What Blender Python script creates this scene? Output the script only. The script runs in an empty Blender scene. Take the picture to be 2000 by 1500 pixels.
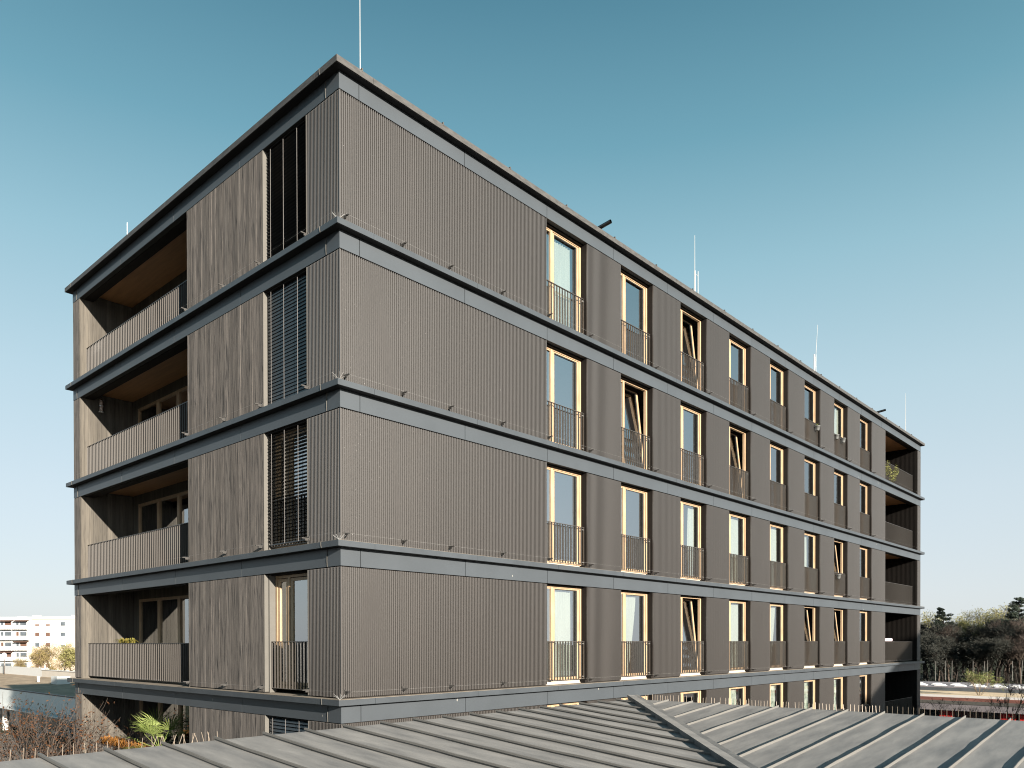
import bpy, bmesh, math, random
from mathutils import Vector, Matrix
random.seed(7)
R = math.radians
S = bpy.context.scene
C = S.collection

# ------------------------------------------------------------------ camera
FO = Vector((0.73987, 0.67270, -0.00737)); RI = Vector((0.67272, -0.73990, -0.00192))
FO.normalize(); RI = (RI - FO * RI.dot(FO)).normalized(); UP = RI.cross(FO)
CAM = Vector((-8.779, -12.363, 7.534))
cd = bpy.data.cameras.new("camera"); cam = bpy.data.objects.new("camera", cd); C.objects.link(cam)
cd.sensor_width = 36; cd.lens = 27.479; cd.shift_y = 0.25798; cd.clip_start = .1; cd.clip_end = 6000
cam.matrix_world = Matrix(((RI.x, UP.x, -FO.x, CAM.x), (RI.y, UP.y, -FO.y, CAM.y), (RI.z, UP.z, -FO.z, CAM.z), (0, 0, 0, 1)))
S.camera = cam
# ------------------------------------------------------------------ light
SUNV = Vector((0.234, 1.0, -0.25)).normalized()          # direction the sunlight travels
sd = bpy.data.lights.new("sun", 'SUN'); so = bpy.data.objects.new("sun", sd); C.objects.link(so)
sd.energy = 5.0; sd.angle = R(0.55); sd.color = (1.0, .90, .77)
so.location = (-20, -60, 60); so.rotation_euler = SUNV.to_track_quat('-Z', 'Y').to_euler()
W = bpy.data.worlds.new("World"); S.world = W; W.use_nodes = True
wn = W.node_tree; bg = wn.nodes['Background']
sky = wn.nodes.new('ShaderNodeTexSky'); sky.sky_type = 'NISHITA'; sky.sun_disc = False
sky.sun_elevation = math.asin(-SUNV.z); sky.sun_rotation = math.atan2(-SUNV.x, -SUNV.y)
sky.altitude = 200; sky.air_density = 1.0; sky.dust_density = 1.2; sky.ozone_density = 2.0
# pale spring haze: the clear-sky model blended with a soft vertical gradient
tcw = wn.nodes.new('ShaderNodeTexCoord'); spw = wn.nodes.new('ShaderNodeSeparateXYZ'); wn.links.new(tcw.outputs['Generated'], spw.inputs[0])
rw = wn.nodes.new('ShaderNodeValToRGB'); wn.links.new(spw.outputs[2], rw.inputs[0])
SKYC = [(0, (.69, .73, .77)), (.05, (.675, .73, .775)), (.17, (.61, .71, .765)), (.29, (.49, .655, .72)), (.42, (.31, .53, .61)), (.53, (.155, .365, .45)), (.64, (.075, .225, .30)), (1, (.04, .13, .19))]
er = rw.color_ramp.elements; er[0].position = 0; er[0].color = (*SKYC[0][1], 1); er[1].position = 1; er[1].color = (*SKYC[-1][1], 1)
for p_, c_ in SKYC[1:-1]: q_ = er.new(p_); q_.color = (*c_, 1)
sc1 = wn.nodes.new('ShaderNodeVectorMath'); sc1.operation = 'SCALE'; sc1.inputs[3].default_value = 3.81; wn.links.new(rw.outputs[0], sc1.inputs[0])
# the haze is brighter towards the sun
dw = wn.nodes.new('ShaderNodeVectorMath'); dw.operation = 'DOT_PRODUCT'; dw.inputs[1].default_value = Vector((-SUNV.x, -SUNV.y, 0)).normalized(); wn.links.new(tcw.outputs['Generated'], dw.inputs[0])
mx0 = wn.nodes.new('ShaderNodeMath'); mx0.operation = 'MAXIMUM'; mx0.inputs[1].default_value = 0; wn.links.new(dw.outputs['Value'], mx0.inputs[0])
pw = wn.nodes.new('ShaderNodeMath'); pw.operation = 'POWER'; pw.inputs[1].default_value = 1.6; wn.links.new(mx0.outputs[0], pw.inputs[0])
ma = wn.nodes.new('ShaderNodeMath'); ma.operation = 'MULTIPLY_ADD'; ma.inputs[1].default_value = 3.81 * 1.5; ma.inputs[2].default_value = 3.81; wn.links.new(pw.outputs[0], ma.inputs[0]); wn.links.new(ma.outputs[0], sc1.inputs[3])
sc2 = wn.nodes.new('ShaderNodeVectorMath'); sc2.operation = 'SCALE'; sc2.inputs[3].default_value = .11; wn.links.new(sky.outputs[0], sc2.inputs[0])
adw = wn.nodes.new('ShaderNodeVectorMath'); adw.operation = 'ADD'; wn.links.new(sc1.outputs[0], adw.inputs[0]); wn.links.new(sc2.outputs[0], adw.inputs[1])
wn.links.new(adw.outputs[0], bg.inputs[0]); bg.inputs[1].default_value = 0.05
S.view_settings.view_transform = 'Standard'; S.view_settings.look = 'None'
S.view_settings.exposure = 2.3; S.view_settings.gamma = 1
S.cycles.filter_width = 1.1

# ------------------------------------------------------------------ materials
def new_mat(name):
    m = bpy.data.materials.new(name); m.use_nodes = True
    return m, m.node_tree, m.node_tree.nodes['Principled BSDF']
GK = .5            # real-world base colours are half the tabled values
def mat(name, col, rough=.6, metal=0., spec=.5, var=.12, scale=3., bump=0., bscale=40., stretch=(1, 1, 1), col2=None, detail=5., flecks=False):
    m, t, b = new_mat(name); N = t.nodes.new; L = t.links.new
    tc = N('ShaderNodeTexCoord'); mp = N('ShaderNodeMapping'); mp.inputs['Scale'].default_value = stretch
    L(tc.outputs['Object'], mp.inputs['Vector'])
    nz = N('ShaderNodeTexNoise'); nz.inputs['Scale'].default_value = scale; nz.inputs['Detail'].default_value = detail; nz.inputs['Roughness'].default_value = .6
    L(mp.outputs[0], nz.inputs['Vector'])
    rp = N('ShaderNodeValToRGB'); rp.color_ramp.elements[0].position = .32; rp.color_ramp.elements[1].position = .7
    a = [GK * c * (1 - var) for c in col]; c2 = [min(1, GK * c * (1 + var)) for c in (col2 or col)]
    rp.color_ramp.elements[0].color = (*a, 1); rp.color_ramp.elements[1].color = (*c2, 1)
    L(nz.outputs[0], rp.inputs[0]); L(rp.outputs[0], b.inputs['Base Color'])
    if flecks:                                    # small pale droppings and a few runs
        vo = N('ShaderNodeTexVoronoi'); vo.inputs['Scale'].default_value = 2.3; vo.inputs['Randomness'].default_value = 1
        mq = N('ShaderNodeMapping'); mq.inputs['Scale'].default_value = (1, 1, .45); L(tc.outputs['Object'], mq.inputs['Vector']); L(mq.outputs[0], vo.inputs['Vector'])
        lt = N('ShaderNodeMath'); lt.operation = 'LESS_THAN'; lt.inputs[1].default_value = .035; L(vo.outputs['Distance'], lt.inputs[0])
        mc = N('ShaderNodeMix'); mc.data_type = 'RGBA'; L(lt.outputs[0], mc.inputs[0]); L(rp.outputs[0], mc.inputs[6]); mc.inputs[7].default_value = (.16, .155, .14, 1); L(mc.outputs[2], b.inputs['Base Color'])
    b.inputs['Roughness'].default_value = rough; b.inputs['Metallic'].default_value = metal
    b.inputs['Specular IOR Level'].default_value = spec
    if bump:
        n2 = N('ShaderNodeTexNoise'); n2.inputs['Scale'].default_value = bscale; n2.inputs['Detail'].default_value = 4
        L(mp.outputs[0], n2.inputs['Vector']); bp = N('ShaderNodeBump'); bp.inputs['Strength'].default_value = bump; bp.inputs['Distance'].default_value = .02
        L(n2.outputs[0], bp.inputs['Height']); L(bp.outputs[0], b.inputs['Normal'])
    return m
def wood_mat(name, c1, c2, c3, board=.1, rough=.8, spec=.25):
    """vertical boards: each board its own tone, long grain and dark streaks"""
    m, t, b = new_mat(name); N = t.nodes.new; L = t.links.new; c1, c2, c3 = [tuple(GK * v for v in c) for c in (c1, c2, c3)]
    tc = N('ShaderNodeTexCoord'); sp = N('ShaderNodeSeparateXYZ'); L(tc.outputs['Object'], sp.inputs[0])
    ad = N('ShaderNodeMath'); ad.operation = 'ADD'; L(sp.outputs[0], ad.inputs[0]); L(sp.outputs[1], ad.inputs[1])
    dv = N('ShaderNodeMath'); dv.operation = 'DIVIDE'; L(ad.outputs[0], dv.inputs[0]); dv.inputs[1].default_value = board
    fl = N('ShaderNodeMath'); fl.operation = 'FLOOR'; L(dv.outputs[0], fl.inputs[0])
    wz = N('ShaderNodeTexWhiteNoise'); wz.noise_dimensions = '1D'; L(fl.outputs[0], wz.inputs['W'])
    mu = N('ShaderNodeMath'); mu.operation = 'MULTIPLY'; L(wz.outputs[0], mu.inputs[0]); mu.inputs[1].default_value = 37.
    a2 = N('ShaderNodeMath'); a2.operation = 'ADD'; L(sp.outputs[2], a2.inputs[0]); L(mu.outputs[0], a2.inputs[1])
    cb = N('ShaderNodeCombineXYZ')
    m1 = N('ShaderNodeMath'); m1.operation = 'MULTIPLY'; L(ad.outputs[0], m1.inputs[0]); m1.inputs[1].default_value = 14
    L(m1.outputs[0], cb.inputs[0]); L(a2.outputs[0], cb.inputs[1])
    n1 = N('ShaderNodeTexNoise'); n1.inputs['Scale'].default_value = 1.6; n1.inputs['Detail'].default_value = 7; n1.inputs['Distortion'].default_value = .8
    L(cb.outputs[0], n1.inputs['Vector'])
    r1 = N('ShaderNodeValToRGB'); e = r1.color_ramp.elements; e[0].position = .3; e[0].color = (*c3, 1); e[1].position = .62; e[1].color = (*c2, 1)
    q = e.new(.44); q.color = (*c1, 1)
    L(n1.outputs[0], r1.inputs[0])
    hs = N('ShaderNodeHueSaturation'); L(r1.outputs[0], hs.inputs['Color'])
    mr = N('ShaderNodeMapRange'); mr.inputs['To Min'].default_value = .72; mr.inputs['To Max'].default_value = 1.22
    L(wz.outputs[0], mr.inputs[0]); L(mr.outputs[0], hs.inputs['Value']); L(hs.outputs[0], b.inputs['Base Color'])
    bp = N('ShaderNodeBump'); bp.inputs['Strength'].default_value = .35; bp.inputs['Distance'].default_value = .01
    L(n1.outputs[0], bp.inputs['Height']); L(bp.outputs[0], b.inputs['Normal'])
    b.inputs['Roughness'].default_value = rough; b.inputs['Specular IOR Level'].default_value = spec
    return m
def glass_mat(name, tint=(.95, .965, .955), ior=4.8):
    m = bpy.data.materials.new(name); m.use_nodes = True; t = m.node_tree; t.nodes.clear(); N = t.nodes.new; L = t.links.new
    o = N('ShaderNodeOutputMaterial'); mx = N('ShaderNodeMixShader'); tr = N('ShaderNodeBsdfTransparent'); gl = N('ShaderNodeBsdfGlossy')
    tr.inputs[0].default_value = (*tint, 1); gl.inputs['Roughness'].default_value = .0; gl.inputs[0].default_value = (.95, .98, 1, 1)
    fr = N('ShaderNodeFresnel'); fr.inputs[0].default_value = ior
    nz = N('ShaderNodeTexNoise'); nz.inputs['Scale'].default_value = .7; bp = N('ShaderNodeBump'); bp.inputs['Strength'].default_value = .06; bp.inputs['Distance'].default_value = .05
    L(nz.outputs[0], bp.inputs['Height']); L(bp.outputs[0], gl.inputs['Normal'])
    gm = N('ShaderNodeNewGeometry'); iv = N('ShaderNodeMath'); iv.operation = 'SUBTRACT'; iv.inputs[0].default_value = 1; L(gm.outputs['Backfacing'], iv.inputs[1])
    ml = N('ShaderNodeMath'); ml.operation = 'MULTIPLY'; L(fr.outputs[0], ml.inputs[0]); L(iv.outputs[0], ml.inputs[1]); L(ml.outputs[0], mx.inputs[0]); L(tr.outputs[0], mx.inputs[1]); L(gl.outputs[0], mx.inputs[2]); L(mx.outputs[0], o.inputs[0])
    return m
def leaf_mat(name, c1, c2, rough=.6, trans=.25):
    m, t, b = new_mat(name); N = t.nodes.new; L = t.links.new
    c1, c2 = [tuple(GK * v for v in c) for c in (c1, c2)]
    gi = N('ShaderNodeNewGeometry'); rp = N('ShaderNodeValToRGB'); rp.color_ramp.elements[0].color = (*c1, 1); rp.color_ramp.elements[1].color = (*c2, 1)
    L(gi.outputs['Random Per Island'], rp.inputs[0]); L(rp.outputs[0], b.inputs['Base Color']); b.inputs['Roughness'].default_value = rough
    b.inputs['Specular IOR Level'].default_value = .3
    tl = N('ShaderNodeBsdfTranslucent'); L(rp.outputs[0], tl.inputs[0]); mx = N('ShaderNodeMixShader'); mx.inputs[0].default_value = trans
    o = [n for n in t.nodes if n.type == 'OUTPUT_MATERIAL'][0]
    L(b.outputs[0], mx.inputs[1]); L(tl.outputs[0], mx.inputs[2]); L(mx.outputs[0], o.inputs[0])
    return m
M = {}
M['fascia'] = mat('anthracite_sheet', (.054, .064, .075), .44, .0, .45, .09, .8, .03, 6, flecks=True)
M['ledge'] = mat('ledge_sheet', (.048, .057, .067), .44, .0, .45, .15, 2.0, .03, 6)
M['dust'] = mat('dusty_ledge_top', (.24, .205, .165), .9, 0, .2, .2, 5.)
M['capmetal'] = mat('weathered_roof_edge', (.066, .064, .062), .6, .1, .4, .36, 5., .06, 30, stretch=(1, 1, 3))
M['rib'] = mat('bronze_corrugated_sheet', (.056, .050, .0465), .43, .0, .75, .09, .9, stretch=(1, 1, .2), flecks=True)
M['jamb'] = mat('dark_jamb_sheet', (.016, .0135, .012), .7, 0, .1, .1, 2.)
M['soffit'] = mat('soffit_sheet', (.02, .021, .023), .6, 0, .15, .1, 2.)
M['reveal'] = mat('fibre_cement_reveal', (.12, .115, .104), .8, 0, .3, .06, 4.)
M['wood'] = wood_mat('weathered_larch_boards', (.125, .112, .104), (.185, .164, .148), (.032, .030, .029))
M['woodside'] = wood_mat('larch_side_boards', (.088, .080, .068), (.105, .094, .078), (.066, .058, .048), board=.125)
M['ceil'] = mat('spruce_ceiling', (.55, .29, .13), .6, 0, .3, .18, 2., .03, 20, stretch=(6, .5, 1))
M['frame'] = mat('oiled_spruce_frame', (.40, .275, .165), .45, 0, .3, .12, 2., .05, 30, stretch=(6, 6, 1), col2=(.46, .33, .21))
M['sill'] = mat('pale_sill', (.48, .42, .35), .5, 0, .4, .05)
M['gasket'] = mat('black_gasket', (.02, .02, .02), .5)
M['glass'] = glass_mat('window_glass')
M['rail'] = mat('railing_bronze_paint', (.056, .049, .043), .38, 0, .9, .05)
M['blind'] = mat('blind_slat_paint', (.035, .042, .05), .28, .3, .5, .05)
M['tape'] = mat('blind_tape', (.28, .26, .25), .7)
M['room'] = mat('room_plaster', (.16, .145, .13), .9, 0, .2, .05)
M['floor'] = mat('room_floor', (.14, .095, .06), .6)
M['dark'] = mat('backing_black', (.02, .02, .02), .9)
M['curt'] = mat('sheer_curtain', (.44, .47, .42), .9, 0, .1, .06, 6., stretch=(1, 1, .1))
M['curtpat'] = mat('patterned_curtain', (.35, .45, .38), .9, 0, .1, .35, 4., col2=(.62, .66, .60))
M['mast'] = mat('galvanised_rod', (.62, .62, .61), .4, .2, .5, .03)
M['steel'] = mat('arm_steel', (.05, .048, .046), .5, .3, .4, .1)
M['zinc'] = mat('weathered_zinc_roof', (.235, .238, .242), .60, .0, .2, .20, 2.2, .35, 2.2, stretch=(1.9, .45, 1), col2=(.285, .28, .272), detail=14)
M['zincx'] = mat('weathered_zinc_roof_side', (.235, .238, .242), .60, .0, .2, .20, 2.2, .35, 2.2, stretch=(.45, 1.9, 1), col2=(.285, .28, .272), detail=14)
M['zincseam'] = mat('zinc_seam', (.155, .152, .145), .5, .0, .25, .05)
M['spike'] = mat('spike_steel', (.36, .30, .24), .4, .3, .5, .1)
M['render'] = mat('pale_render', (.72, .66, .58), .9, 0, .2, .04, 1.)
M['white'] = mat('white_paint', (.80, .80, .78), .6, 0, .4, .03)
M['peach'] = mat('peach_render', (.60, .50, .40), .9, 0, .2, .04, .5)
M['winfar'] = mat('far_window_glass', (.10, .12, .14), .15, 0, .8, .3, .8)
M['shutter'] = mat('brown_shutter', (.12, .06, .04), .7)
M['gravel'] = mat('roof_gravel', (.46, .36, .26), .95, 0, .1, .35, 1.2, .4, 20)
M['bluewall'] = mat('pale_blue_wall', (.74, .78, .78), .7, 0, .3, .05, .6)
M['darkwall'] = mat('dark_shopfront', (.035, .04, .045), .4, 0, .5, .3, .8)
M['sedum'] = mat('red_sedum_roof', (.22, .075, .05), .95, 0, .1, .5, .8, .3, 10)
M['straw'] = mat('dry_gravel_roof', (.75, .60, .42), .95, 0, .1, .2, .8, .3, 10)
M['slate'] = mat('grey_band_sheet', (.26, .235, .25), .7, 0, .3, .25, .6)
M['red'] = mat('red_panel', (.95, .04, .03), .5, 0, .4, .1)
M['orange'] = mat('orange_awning', (.70, .22, .06), .8)
M['bark'] = mat('bark', (.09, .07, .058), .95, 0, .1, .3, 6.)
M['palebark'] = mat('pale_twig_bark', (.24, .18, .12), .9, 0, .1, .3, 6.)
M['darkbark'] = mat('dark_bark', (.03, .025, .022), .95, 0, .1, .3, 6.)
M['twig'] = leaf_mat('brown_twigs', (.035, .027, .024), (.085, .062, .05), .9, .1)
M['yleaf'] = leaf_mat('spring_leaves', (.22, .21, .06), (.36, .33, .12))
M['gleaf'] = leaf_mat('fresh_green_leaves', (.13, .17, .04), (.24, .27, .09))
M['tleaf'] = leaf_mat('tan_spring_twigs', (.30, .21, .10), (.38, .32, .13))
M['pine'] = leaf_mat('pine_needles', (.008, .018, .012), (.022, .036, .02), .8, .1)
M['dleaf'] = leaf_mat('shade_toned_dark_leaves', (.008, .012, .010), (.028, .028, .020), .8, .1)  # shade over the wood is put into this leaf colour
M['bleaf'] = leaf_mat('dry_brown_leaves', (.07, .028, .012), (.17, .075, .03))
M['palm'] = leaf_mat('palm_leaflets', (.12, .18, .035), (.30, .36, .11))
M['fern'] = leaf_mat('fern_leaves', (.16, .18, .03), (.38, .28, .07))
M['redleaf'] = leaf_mat('red_petals', (.55, .02, .02), (.75, .06, .05))
M['ivy'] = leaf_mat('ivy_leaves', (.14, .16, .035), (.34, .33, .11))
M['ochre'] = leaf_mat('ochre_dry_grass', (.28, .11, .02), (.42, .20, .05))
M['pot'] = mat('grey_plastic_pot', (.13, .135, .135), .5, 0, .4, .06)
M['blackpaint'] = mat('black_enamel', (.012, .012, .013), .25, 0, .6, .05)
M['chrome'] = mat('brushed_steel', (.75, .75, .75), .25, .8, .5, .03)
M['lampglass'] = mat('lantern_glass', (.42, .34, .30), .25, 0, .6, .1)
M['foam'] = mat('lilac_foam', (.50, .40, .46), .8)
M['grass'] = mat('lawn', (.035, .042, .018), .95, 0, .1, .3, .2, .3, 10)
M['asphalt'] = mat('asphalt', (.045, .045, .046), .9, 0, .2, .2, .5)
M['paving'] = mat('pale_paving', (.22, .20, .18), .85, 0, .2, .15, 1.)
M['skylight'] = mat('acrylic_dome', (1.0, 1.0, 1.0), .25, 0, .6, .03)
M['brick'] = mat('far_render', (.24, .20, .17), .9, 0, .2, .08, 1.)
M['tile'] = mat('roof_tiles', (.16, .07, .05), .85, 0, .2, .2, 3.)

# ------------------------------------------------------------------ mesh helper
class MB:
    def __init__(s): s.v = []; s.f = []; s.m = []
    def box(s, x0, x1, y0, y1, z0, z1, mi=0):
        n = len(s.v)
        s.v += [(x0, y0, z0), (x1, y0, z0), (x1, y1, z0), (x0, y1, z0), (x0, y0, z1), (x1, y0, z1), (x1, y1, z1), (x0, y1, z1)]
        s.f += [(n, n + 3, n + 2, n + 1), (n + 4, n + 5, n + 6, n + 7), (n, n + 1, n + 5, n + 4), (n + 1, n + 2, n + 6, n + 5), (n + 2, n + 3, n + 7, n + 6), (n + 3, n, n + 4, n + 7)]
        s.m += [mi] * 6; return s
    def poly(s, pts, mi=0):
        n = len(s.v); s.v += [tuple(p) for p in pts]; s.f.append(tuple(range(n, n + len(pts)))); s.m.append(mi); return s
    def prism(s, pts, d, mi=0):
        """polygon pts extruded by vector d"""
        n = len(s.v); k = len(pts); d = Vector(d)
        s.v += [tuple(p) for p in pts] + [tuple(Vector(p) + d) for p in pts]
        s.f.append(tuple(range(n, n + k))); s.f.append(tuple(range(n + 2 * k - 1, n + k - 1, -1)))
        for i in range(k): s.f.append((n + i, n + (i + 1) % k, n + k + (i + 1) % k, n + k + i))
        s.m += [mi] * (k + 2); return s
    def tube(s, p0, p1, r0, r1=None, n=6, mi=0, cap=True):
        p0 = Vector(p0); p1 = Vector(p1); r1 = r0 if r1 is None else r1
        d = p1 - p0
        if d.length < 1e-6: return s
        d.normalize(); a = d.orthogonal().normalized(); b = d.cross(a); k = len(s.v)
        for p, r in ((p0, r0), (p1, r1)):
            for i in range(n):
                t = 2 * math.pi * i / n; s.v.append(tuple(p + (a * math.cos(t) + b * math.sin(t)) * r))
        for i in range(n): s.f.append((k + i, k + (i + 1) % n, k + n + (i + 1) % n, k + n + i))
        s.m += [mi] * n
        if cap and n > 3:
            s.f.append(tuple(range(k + n - 1, k - 1, -1))); s.f.append(tuple(range(k + n, k + 2 * n))); s.m += [mi] * 2
        return s
    def lathe(s, c, prof, n=12, mi=0):
        k = len(s.v)
        for r, z in prof:
            for i in range(n):
                t = 2 * math.pi * i / n; s.v.append((c[0] + r * math.cos(t), c[1] + r * math.sin(t), c[2] + z))
        for j in range(len(prof) - 1):
            for i in range(n):
                s.f.append((k + j * n + i, k + j * n + (i + 1) % n, k + (j + 1) * n + (i + 1) % n, k + (j + 1) * n + i)); s.m.append(mi)
        s.f.append(tuple(range(k + n - 1, k - 1, -1))); s.m.append(mi)
        q = k + (len(prof) - 1) * n; s.f.append(tuple(range(q, q + n))); s.m.append(mi)
        return s
    def mesh(s, name, mats):
        me = bpy.data.meshes.new(name); me.from_pydata(s.v, [], s.f)
        for m in (mats if isinstance(mats, (list, tuple)) else [mats]): me.materials.append(M[m] if isinstance(m, str) else m)
        if any(s.m): me.polygons.foreach_set('material_index', s.m)
        me.update(); return me
    def build(s, name, mats, parent=None, smooth=False):
        me = s.mesh(name, mats)
        if smooth: me.polygons.foreach_set('use_smooth', [True] * len(me.polygons))
        return link(name, me, parent)
def link(name, me, parent=None, loc=None):
    o = bpy.data.objects.new(name, me); C.objects.link(o)
    if parent is not None: o.parent = parent
    if loc is not None: o.location = loc
    return o
def empty(name, loc=(0, 0, 0), rz=0):
    o = bpy.data.objects.new(name, None); o.empty_display_size = .2; C.objects.link(o); o.location = loc; o.rotation_euler = (0, 0, rz); return o
def tag(o, label=None, cat=None, group=None, kind=None):
    if label: o['label'] = label
    if cat: o['category'] = cat
    if group: o['group'] = group
    if kind: o['kind'] = kind
    return o
def copy_tree(o, parent=None):
    c = o.copy(); C.objects.link(c)
    if parent is not None: c.parent = parent
    for ch in list(o.children): copy_tree(ch, c)
    return c
def smooth_bevel(o, w=.01, seg=1):
    md = o.modifiers.new('bevel', 'BEVEL'); md.width = w; md.segments = seg; md.limit_method = 'ANGLE'

# ------------------------------------------------------------------ ground
g = MB(); g.poly([(-1500, -1500, 0), (3000, -1500, 0), (3000, 3000, 0), (-1500, 3000, 0)])
tag(g.build('ground', 'grass'), kind='structure')
g = MB(); g.poly([(-14, -3.5, .004), (11, -3.5, .004), (11, 120, .004), (-14, 120, .004)])
tag(g.build('courtyard_pavement', 'paving'), kind='structure')
g = MB(); g.poly([(39.5, -80, .004), (51, -80, .004), (51, 60, .004), (39.5, 60, .004)])
tag(g.build('access_road', 'asphalt'), kind='structure')

# ------------------------------------------------------------------ the apartment building
LX, LY, OV = 38.36, 13.87, .17
FL = [18, 15, 12, 9, 6, 3]                        # underside of the sheet band over each storey
bld = empty('apartment_building')
tag(bld, 'dark bronze six storey apartment block with corrugated walls, wood panels and projecting sheet ledges', 'apartment building')
OPX = [6.11 + 3.214 * i for i in range(8)]; OW = 1.68
LOG = (32.27, 37.80)

def ring(mb, o, zi0, zi1, t, mi=0):
    """four mitred lengths of a band standing o outside the walls, t thick"""
    a = -o; X = LX + o; Y = LY + o; b = a + t; X2 = X - t; Y2 = Y - t
    for P in ([(a, a), (X, a), (X2, b), (b, b)], [(X, a), (X, Y), (X2, Y2), (X2, b)], [(X, Y), (a, Y), (b, Y2), (X2, Y2)], [(a, Y), (a, a), (b, b), (b, Y2)]):
        mb.prism([(p[0], p[1], zi0) for p in P], (0, 0, zi1 - zi0), mi)
SEAMX = [.46 + 2.835 * i for i in range(14)]
SEAMY = [.43, 3.70, 6.95, 10.23, 13.54]
for F in FL:
    lo, hi = (.334, .457) if F == 18 else (.348, .460)
    # fascia: separate sheets with open joints in front of a dark backing
    fb = MB(); g_ = .007
    xs = [0.012] + SEAMX + [LX]; ys = [0.0] + SEAMY + [LY]
    for i in range(len(xs) - 1): fb.box(xs[i] + (g_ if i else -.012), xs[i + 1] - (g_ if i < len(xs) - 2 else 0), 0, .012, F, F + lo - .002)
    for i in range(len(ys) - 1): fb.box(0, .012, ys[i] + (g_ if i else .0125), ys[i + 1] - (g_ if i < len(ys) - 2 else 0), F, F + lo - .002)
    fb.box(.012, LX - .012, LY - .012, LY, F, F + lo - .002); fb.box(LX - .012, LX, .0125, LY, F, F + lo - .002)
    fb.build('fascia_band', 'fascia', bld)
    bb = MB(); bb.box(.02, LX - .02, .02, .14, F + .008, F + lo - .01); bb.box(.02, .14, .145, LY - .02, F + .008, F + lo - .01)
    bb.build('band_backing', 'dark', bld)
    # projecting ledge in lengths with joints
    lb = MB(); e = .003
    xs = [-OV] + [x + .22 for x in SEAMX] + [LX + OV]; ys = [-OV] + [y + .12 for y in SEAMY[:-1]] + [SEAMY[-1] + .2, LY + OV]
    z0, z1 = F + lo, F + hi
    for i in range(len(xs) - 1):
        a, b = xs[i] + (e if i else 0), xs[i + 1] - (e if i < len(xs) - 2 else 0)
        a2 = -OV + .28 if i == 0 else a
        lb.prism([(a, -OV, z0), (b, -OV, z0), (b, .11, z0), (a2, .11, z0)], (0, 0, z1 - z0))
    for i in range(len(ys) - 1):
        a, b = ys[i] + (e if i else 0), ys[i + 1] - (e if i < len(ys) - 2 else 0)
        a2 = -OV + .28 if i == 0 else a
        lb.prism([(-OV, a, z0), (-OV, b, z0), (.11, b, z0), (.11, a2, z0)], (0, 0, z1 - z0))
    lb.box(.11, LX + OV, LY - .11, LY + OV, z0, z1); lb.box(LX - .11, LX + OV, .11, LY - .11, z0, z1)
    lo_ = lb.build('ledge', 'capmetal' if F == 18 else 'ledge', bld)
    if F < 18:
        ring_ = MB(); ring(ring_, OV - .012, z1, z1 + .005, .60)
        ring_.build('ledge_top_sheet', 'dust', bld)
    # dark soffit and drip gap below the ledge
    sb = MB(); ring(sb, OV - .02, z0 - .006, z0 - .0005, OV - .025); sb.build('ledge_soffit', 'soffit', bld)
# roof
rb = MB(); rb.box(.05, LX - .05, .05, LY - .05, 18.3, 18.44); rb.build('roof', 'gravel', bld)
rb = MB(); ring(rb, OV - .05, 18.457, 18.50, .30); ring(rb, OV - .02, 18.457, 18.475, .03); rb.build('roof_edge_cap', 'capmetal', bld)
for x in [i * 2.1 + .4 for i in range(18)]: cb = MB(); cb.box(x, x + .03, -OV - .003, -.10, 18.44, 18.5025); cb.build('roof_edge_clip', 'capmetal', bld)

# corrugated sheet --------------------------------------------------------------
PIT = .0492
def rib_sheet(w, h, name='corrugated_panel'):
    n = max(1, round(w / PIT)); p = (w - .0232) / n; v = []; prof = [(0, .042)]
    for i in range(n):
        x = i * p
        prof += [(x, 0), (x + .0232, 0), (x + .0240, .0012), (x + .0175, .042), (x + p + .0057, .042), (x + p - .0008, .0012)]
    prof += [(n * p, 0), (w, 0), (w, .042)]
    mb = MB()
    for (x, y) in prof: mb.v.append((x, y, 0)); mb.v.append((x, y, h))
    for i in range(len(prof) - 1): mb.f.append((2 * i, 2 * i + 2, 2 * i + 3, 2 * i + 1)); mb.m.append(0)
    return mb.mesh(name, 'rib')
HP = 2.54 - .05                                   # sheet height between the bands
me_big = rib_sheet(OPX[0] - .012, HP); me_pier = rib_sheet(3.214 - OW, HP); me_last = rib_sheet(LOG[0] - (OPX[7] + OW), HP)
me_end = rib_sheet(LX - LOG[1], HP)
me_left = rib_sheet(1.08, HP)
for F in FL:
    zb = F - 3 + .46 + .03
    link('corrugated_panel', me_big, bld, (.012, 0, zb))
    for i in range(7): link('corrugated_panel', me_pier, bld, (OPX[i] + OW, 0, zb))
    link('corrugated_panel', me_last, bld, (OPX[7] + OW, 0, zb))
    link('corrugated_panel', me_end, bld, (LOG[1], 0, zb))
    o = link('corrugated_panel', me_left, bld, (0, 1.092, zb)); o.rotation_euler = (0, 0, -math.pi / 2); tag(o, 'corrugated strip of the short side beside the corner')
    cp = MB(); cp.box(-.003, .012, -.003, .012, zb, zb + HP); cp.build('corner_trim', 'rib', bld)
    cp = MB(); cp.box(-.006, .03, 1.093, 1.108, zb, zb + HP); cp.build('edge_trim', 'reveal', bld)

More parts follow.
